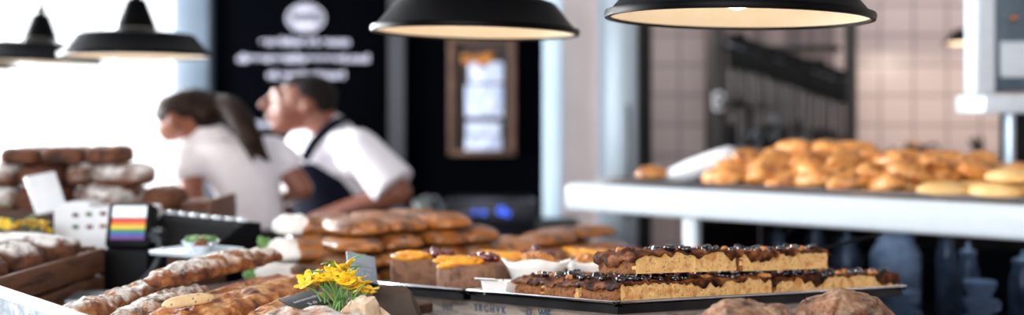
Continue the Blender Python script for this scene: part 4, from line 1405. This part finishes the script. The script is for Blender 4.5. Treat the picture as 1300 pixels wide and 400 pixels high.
# ------------------------------------------------------------------ back counter items
t = thing('back_counter', 'black back counter behind the man', 'counter', (-.35, 4.85, 0))
mk('worktop', box(nb(), (0, 0, .98), (1.3, .6, .04), bev=.005), blackmat, t)
mk('cabinet', box(nb(), (0, .02, .48), (1.26, .54, .96)), blackmat, t)
t = thing('coffee_machine', 'dark machine with blue glowing dials below the menu board', 'coffee machine', (P(622, 0, 4.78).x, 4.80, 1.0))
mk('machine_body', box(nb(), (0, 0, .055), (.40, .24, .11), bev=.015), M('machine_black', (14, 18, 28), (18, 24, 36), rough=.4), t)
mk('top_rail', tube(nb(), [(-.18, -.1, .13), (.18, -.1, .13)], .006), darksteel, t)
for sx in (-1, 1):
    mk('rail_post', cyl(nb(), (sx * .16, -.1, .108), (sx * .16, -.1, .13), .005), darksteel, t)
for (x, z, r_) in ((-.065, .068, .010), (-.025, .066, .012), (.05, .074, .018), (.075, .062, .013)):
    bm = nb(); lathe(bm, [(r_ * .6, -.004), (r_, -.004), (r_, .004), (r_ * .6, .004)], 24, True)
    mk('glowing_dial', xf(bm, Matrix.Translation((x, -.123, z)) @ RX), led, t)
t = thing('metal_pitcher', 'grey pitcher tilted on the back counter beside the man', 'pitcher', T=TR((P(548, 0, 4.66).x, 4.66, 1.012), 0, 0, -.42))
mk('pitcher_body', lathe(nb(), [(.001, 0), (.036, 0), (.04, .01), (.034, .09), (.038, .125), (.034, .125), (.03, .09), (.035, .012), (.001, .006)], 28), M('pewter', (116, 122, 120), (130, 136, 134), rough=.4, metal=.3), t)
mk('handle', tube(nb(), smooth_path([(.034, 0, .105), (.066, 0, .1), (.064, 0, .05), (.038, 0, .03)]), .005), steel, t)
t = thing('brown_bowl', 'brown bowl with pale rim on the back counter right of the pitcher', 'bowl', (P(574, 0, 4.62).x, 4.62, 1.0))
mk('bowl', lathe(nb(), [(.001, 0), (.03, 0), (.055, .03), (.062, .055), (.058, .055), (.05, .03), (.001, .008)], 28), M('brown_glaze', (110, 66, 44), (126, 80, 56), rough=.3), t)
mk('foot', lathe(nb(), [(.032, 0), (.036, .001), (.034, .012), (.03, .012)], 24), white, t)


# ------------------------------------------------------------------ people
def hand(bm, wrist, d, up, side, s=1.0, curl=.6):
    """palm, four bent fingers and a thumb; d forward, up = back of hand"""
    d = d.normalized(); lat = d.cross(up).normalized() * side; up = up.normalized()
    pc = wrist + d * .05 * s
    R = Matrix((d, lat, up)).transposed()
    sph(bm, pc, (.05 * s, .04 * s, .016 * s), R)
    cap(bm, wrist, wrist + d * .03 * s, .024 * s, .026 * s)
    for k, (o, ln) in enumerate(((-.028, .036), (-.010, .042), (.010, .039), (.027, .030))):
        a = wrist + d * .088 * s + lat * o * s
        b = a + (d * math.cos(curl * .5) - up * math.sin(curl * .5)) * ln * s
        c = b + (d * math.cos(curl * 1.4) - up * math.sin(curl * 1.4)) * ln * .75 * s
        cap(bm, a, b, .0095 * s, .0088 * s, 10); cap(bm, b, c, .0088 * s, .0075 * s, 10)
    a = wrist + d * .03 * s - lat * .03 * s
    b = a + (d * .6 - lat * .6 - up * .25).normalized() * .042 * s
    c = b + (d * .9 - lat * .1 - up * .4).normalized() * .03 * s
    cap(bm, a, b, .013 * s, .011 * s, 10); cap(bm, b, c, .011 * s, .0085 * s, 10)


def cross(c, w, dep, yaw, lean=0):
    a = Vector((math.cos(yaw) * w, math.sin(yaw) * w, 0)); b_ = Vector((-math.sin(yaw) * dep, math.cos(yaw) * dep, lean))
    return ring(c, a, b_, 28)


# --- woman, back to us, head bent to the left
DW = 3.62
W = lambda x, y, dd=0: P(x, y, DW + dd)
base = Vector((W(325, 0).x, DW, 0))
wo = thing('person', 'woman with a long brown ponytail in a white t-shirt, back turned, head bent left', 'person', base)
bm = nb()
yaw = .30
loft(bm, [cross(W(x, y), w / F * DW, dp, yaw) for x, y, w, dp in ((327, 330, 34, .10), (325, 300, 37, .105), (321, 268, 33, .092), (311, 235, 39, .098), (300, 205, 47, .1), (288, 186, 46, .085), (272, 177, 22, .05))])
cap(bm, W(244, 196, -.05), W(344, 193, .05), .046)
cap(bm, W(268, 182), W(248, 158), .052, .046)
Rh = Euler((0, -.45, .35)).to_matrix()
sph(bm, W(238, 146), (.098, .078, .085), Rh)                                   # cranium
sph(bm, W(222, 156), (.062, .056, .062), Rh)                                   # face
cap(bm, W(218, 160), W(214, 170, .0), .042, .028)                              # jaw and chin
cap(bm, W(206, 152), W(199, 161), .011, .013)                                  # nose
sph(bm, W(205, 167), (.014, .02, .009), Rh)                                    # lips
sph(bm, W(207, 149, -.02), (.016, .014, .011)); sph(bm, W(206, 149, .035), (.016, .014, .011))
sph(bm, W(220, 154, -.088), (.019, .012, .030), Rh)                            # ear
# arms
eL, wL = W(246, 256, -.09), W(226, 284, .06)
cap(bm, W(238, 197, -.05), eL, .046, .038); cap(bm, eL, wL, .037, .025)
hand(bm, wL, (wL - eL) * Vector((1, 1, .3)), Vector((0, .3, 1)), 1, .95)
eR, wR = W(384, 240, .03), W(354, 252, .14)
cap(bm, W(346, 194, .05), eR, .046, .037); cap(bm, eR, wR, .036, .025)
hand(bm, wR, (wR - eR) * Vector((1, 1, .3)), Vector((0, .3, 1)), -1, .95)
# legs
for sx in (-1, 1):
    hp = Vector((base.x + sx * .075, DW, .93)); kn = Vector((base.x + sx * .08, DW + .02, .5)); an = Vector((base.x + sx * .08, DW - .0, .08))
    cap(bm, hp, kn, .085, .055); cap(bm, kn, an, .055, .035); cap(bm, an + Vector((0, 0, -.045)), an + Vector((-.05, .13, -.05)), .035, .028)
mk('body', remesh(bm, .007, 5), skin2, wo, world=True, sharp=180)
bm = nb()
loft(bm, [cross(W(x, y), w / F * DW, dp, yaw) for x, y, w, dp in ((323, 290, 40, .122), (321, 268, 38, .112), (313, 240, 43, .115), (303, 212, 52, .118), (294, 194, 58, .112), (282, 182, 48, .095), (268, 175, 26, .064))])
cap(bm, W(244, 197, -.05), W(344, 194, .05), .058)
cap(bm, W(238, 198, -.055), W(239, 212, -.06), .060, .062); cap(bm, W(346, 194, .05), W(361, 206, .045), .058, .058)
cap(bm, W(272, 181), W(262, 172), .064, .058)
bmo = remesh(bm, .008, 5)
mk('t_shirt', bmo, tee, wo, world=True, sharp=180)
bm = nb()
loft(bm, [cross(W(x, y), w / F * DW, dp, yaw) for x, y, w, dp in ((324, 284, 37, .115), (326, 305, 41, .122), (327, 340, 42, .12), (327, 375, 38, .11))])
for sx in (-1, 1):
    hp = Vector((base.x + sx * .075, DW, .93)); kn = Vector((base.x + sx * .08, DW + .02, .5)); an = Vector((base.x + sx * .08, DW, .10))
    cap(bm, hp, kn, .096, .07); cap(bm, kn, an, .07, .055)
mk('trousers', remesh(bm, .01, 4), pants, wo, world=True, sharp=180)
bm = nb()
sph(bm, W(238, 139, .005), (.108, .090, .070), Euler((0, -.22, .35)).to_matrix())
sph(bm, W(262, 146, .0), (.060, .075, .058)); sph(bm, W(218, 138, .0), (.050, .074, .050), Euler((0, -.6, .3)).to_matrix())
cap(bm, W(268, 138), W(286, 134, -.02), .055, .036)
mk('hair', remesh(bm, .007, 5), hair_b, wo, world=True, sharp=180)
bm = nb()
pts = smooth_path([W(280, 132, -.03), W(295, 139, -.07), W(308, 158, -.11), W(322, 180, -.13), W(342, 206, -.13)], 6)
n_ = len(pts)
rs = [.030 + .012 * math.sin(PI * min(1, i / n_ * 1.25)) - .030 * max(0, i / n_ - .72) / .28 for i in range(n_)]
tube(bm, pts, [max(.006, r_) for r_ in rs], 14)
for k in range(6):
    o_ = Vector((rnd.uniform(-.03, .03), rnd.uniform(-.03, .01), rnd.uniform(-.02, .02)))
    tube(bm, smooth_path([pts[4], pts[n_ // 2] + o_, pts[-3] + o_ * 1.6], 5), [.018, .018, .017, .016, .015, .014, .012, .010, .008, .006, .004], 8)
mk('ponytail', remesh(bm, .006, 3), hair_b, wo, world=True, sharp=180)
bm = nb(); lathe(bm, [(.026, -.008), (.036, -.008), (.036, .008), (.026, .008)], 24, True)
mk('hair_tie', xf(bm, Matrix.Translation(W(285, 135, -.025)) @ Euler((0, 1.2, .4)).to_matrix().to_4x4()), blackmat, wo, world=True)
bm = nb(); lathe(bm, [(.027, -.009), (.033, -.009), (.033, .009), (.027, .009)], 24, True)
wm = (eR.lerp(wR, .82)); qd = Vector((0, 0, 1)).rotation_difference((wR - eR).normalized()).to_matrix().to_4x4()
mk('bracelet', xf(bm, Matrix.Translation(wm) @ qd), chrome, wo, world=True)

# --- man in profile, leaning over his work
DM = 4.12
G = lambda x, y, dd=0: P(x, y, DM + dd)
base = Vector((G(436, 0).x, DM, 0))
mn = thing('person', 'man with short dark hair, white t-shirt and navy apron, leaning left', 'person', base)
yaw = -.62
tors = ((438, 330, 40, .115), (432, 300, 42, .12), (424, 262, 44, .125), (418, 225, 46, .13), (418, 195, 47, .12), (420, 180, 40, .1), (423, 168, 24, .07))
bm = nb()
loft(bm, [cross(G(x, y), (w - 4) / F * DM, dp - .012, 0) for x, y, w, dp in tors])
sN, sF = G(456, 186, -.14), G(384, 186, .16)
cap(bm, sN, sF, .05)
cap(bm, G(424, 172), G(398, 142), .066, .062)
Rm = Euler((0, -.28, 0)).to_matrix()
sph(bm, G(388, 126), (.108, .080, .092), Rm)                                   # cranium
sph(bm, G(370, 137), (.075, .066, .076), Rm)                                   # face
cap(bm, G(382, 150), G(357, 159), .048, .034)                                  # jaw
sph(bm, G(352, 158), (.026, .03, .022))                                        # chin
cap(bm, G(350, 117), G(347, 124), .016, .014)                                  # brow bridge
cap(bm, G(345, 122), G(332, 133), .010, .0135)                                  # nose
sph(bm, G(339, 137, -.012), (.012, .012, .009))
sph(bm, G(343, 146), (.018, .026, .009), Rm); sph(bm, G(345, 151), (.017, .024, .009), Rm)   # lips
cap(bm, G(353, 118, -.05), G(348, 115, -.01), .011, .012)                      # brow
sph(bm, G(391, 134, -.078), (.024, .011, .033), Euler((0, .15, .1)).to_matrix())   # ear
eN, wN = G(508, 244, -.20), G(410, 276, -.16)
cap(bm, sN, eN, .052, .044); cap(bm, eN, wN, .045, .029)
hand(bm, wN, wN - eN, Vector((0, -.2, 1)), 1, 1.05)
eF, wF = G(372, 250, .2), G(330, 282, .05)
cap(bm, sF, eF, .052, .044); cap(bm, eF, wF, .044, .029)
hand(bm, wF, wF - eF, Vector((0, .2, 1)), -1, 1.05)
for sy in (-1, 1):
    hp = Vector((base.x, DM + sy * .085, .93)); kn = Vector((base.x - .02, DM + sy * .09, .5)); an = Vector((base.x + .01, DM + sy * .09, .08))
    cap(bm, hp, kn, .09, .06); cap(bm, kn, an, .06, .04); cap(bm, an + Vector((0, 0, -.04)), an + Vector((-.15, 0, -.05)), .038, .03)
bd = mk('body', remesh(bm, .007, 5), skin, mn, world=True, sharp=180)
bm = nb(); sph(bm, G(352.5, 126, -.047), (.012, .010, .009)); mk('eye', bm, M('eye_white', (220, 214, 208), rough=.2), mn, world=True)
bm = nb()
loft(bm, [cross(G(x, y), w / F * DM, dp, 0) for x, y, w, dp in tors[1:]])
cap(bm, sN, sF, .066)
cap(bm, G(426, 178), G(420, 166), .085, .07)
cyl(bm, sN, G(501, 238, -.195), .068, .088, 24); cap(bm, sN, G(452, 200, -.14), .066, .072)
cap(bm, sF, G(374, 226, .2), .068, .075)
mk('t_shirt', remesh(bm, .008, 5), tee, mn, world=True, sharp=180)
# apron: skirt and bib wrapped round the front and side, open at the back
bm = nb()
sec = [(440, 520, 52, .14), (438, 420, 50, .14), (436, 330, 48, .14)] + [(x, y, w + 6, dp + .018) for x, y, w, dp in ((432, 300, 42, .12), (424, 262, 44, .125), (418, 225, 46, .13), (418, 205, 47, .125))]
rings = []
for (x, y, w, dp) in sec:
    lim = 2.6 if y > 250 else (2.0 if y > 220 else 1.35)
    c_ = G(x, y)
    rings.append([c_ + Vector((-math.cos(a) * w / F * DM, math.sin(a) * dp, 0)) for a in [-lim + 2 * lim * k / 30 for k in range(31)]])
vs = [[bm.verts.new(p_) for p_ in r_] for r_ in rings]
for i in range(len(vs) - 1):
    for k in range(30):
        bm.faces.new((vs[i][k], vs[i][k + 1], vs[i + 1][k + 1], vs[i + 1][k]))
bmesh.ops.recalc_face_normals(bm, faces=bm.faces[:])
ap = mk('apron', bm, navy, mn, world=True, sharp=180)
so = ap.modifiers.new('thickness', 'SOLIDIFY'); so.thickness = .005; so.offset = 1
for sd in (-1, 1):
    pts = smooth_path([G(386, 204, sd * .128), G(400, 180, sd * .125), G(418, 162, sd * .098), G(432, 153, sd * .06), G(440, 152, 0)], 6)
    rg = []
    for i, p_ in enumerate(pts):
        tn = (pts[min(i + 1, len(pts) - 1)] - pts[max(i - 1, 0)]).normalized()
        nn_ = Vector((0, sd, .35)).normalized(); wd = tn.cross(nn_).normalized()
        rg.append(ring(p_ + nn_ * .004, wd * .02, nn_ * .006, 12))
    mk('neck_strap', loft(nb(), rg), navy, ap, world=False, T=Matrix.Translation(-mn.location))
bm = nb()
sph(bm, G(398, 119, 0), (.092, .086, .074), Euler((0, .25, 0)).to_matrix()); sph(bm, G(410, 130, 0), (.05, .07, .06))
sph(bm, G(378, 110, 0), (.055, .062, .045), Rm)
mk('hair', remesh(bm, .007, 4), hair_d, mn, world=True, sharp=180)

# ------------------------------------------------------------------ light
wld = bpy.data.worlds.new('sky'); SC.world = wld; wld.use_nodes = True
bg = wld.node_tree.nodes['Background']
bg.inputs[0].default_value = (.93, .96, 1, 1); bg.inputs[1].default_value = 2.2


def area(name, loc, target, sx, sy, e, col=(1, 1, 1)):
    l = bpy.data.lights.new(name, 'AREA'); l.shape = 'RECTANGLE'; l.size = sx; l.size_y = sy; l.energy = e; l.color = col
    o = bpy.data.objects.new(name, l); COL.objects.link(o); o.location = loc
    o.rotation_euler = (Vector(target) - Vector(loc)).to_track_quat('-Z', 'Y').to_euler()
    return o


area('window_daylight', (-2.56, 6.3, 1.85), (-1.2, 3.6, 1.4), 1.6, 1.9, 480, (.95, .98, 1))
area('side_window_daylight', (-3.75, 4.3, 1.75), (-.8, 4.1, 1.45), 1.9, 1.5, 520, (.95, .98, 1))
area('tile_fill_light', (1.5, 4.3, 2.92), (1.9, 5.8, 1.2), 1.8, .25, 14, (1, .95, .92))  # added fill under the ceiling, brightens the tiled wall
area('front_fill_light', (-1.0, -1.5, 2.2), (.1, 2.6, 1.3), 2.6, 1.1, 112, (.96, .98, 1))  # added soft fill from behind the camera, set in the added window

# ------------------------------------------------------------------ camera
cam = bpy.data.cameras.new('camera'); co = bpy.data.objects.new('camera', cam); COL.objects.link(co)
co.location = (0, 0, CZ); co.rotation_euler = (math.pi / 2, 0, 0)
cam.sensor_width = 36; cam.lens = F / 1300 * 36
cam.shift_y = -(200 - HY) / 1300
cam.clip_start = .05
cam.dof.use_dof = True; cam.dof.focus_distance = 1.63; cam.dof.aperture_fstop = 1.6
SC.camera = co
SC.view_settings.view_transform = 'Standard'; SC.view_settings.look = 'None'
SC.view_settings.exposure = 0; SC.view_settings.gamma = 1
SC.view_settings.use_curve_mapping = False
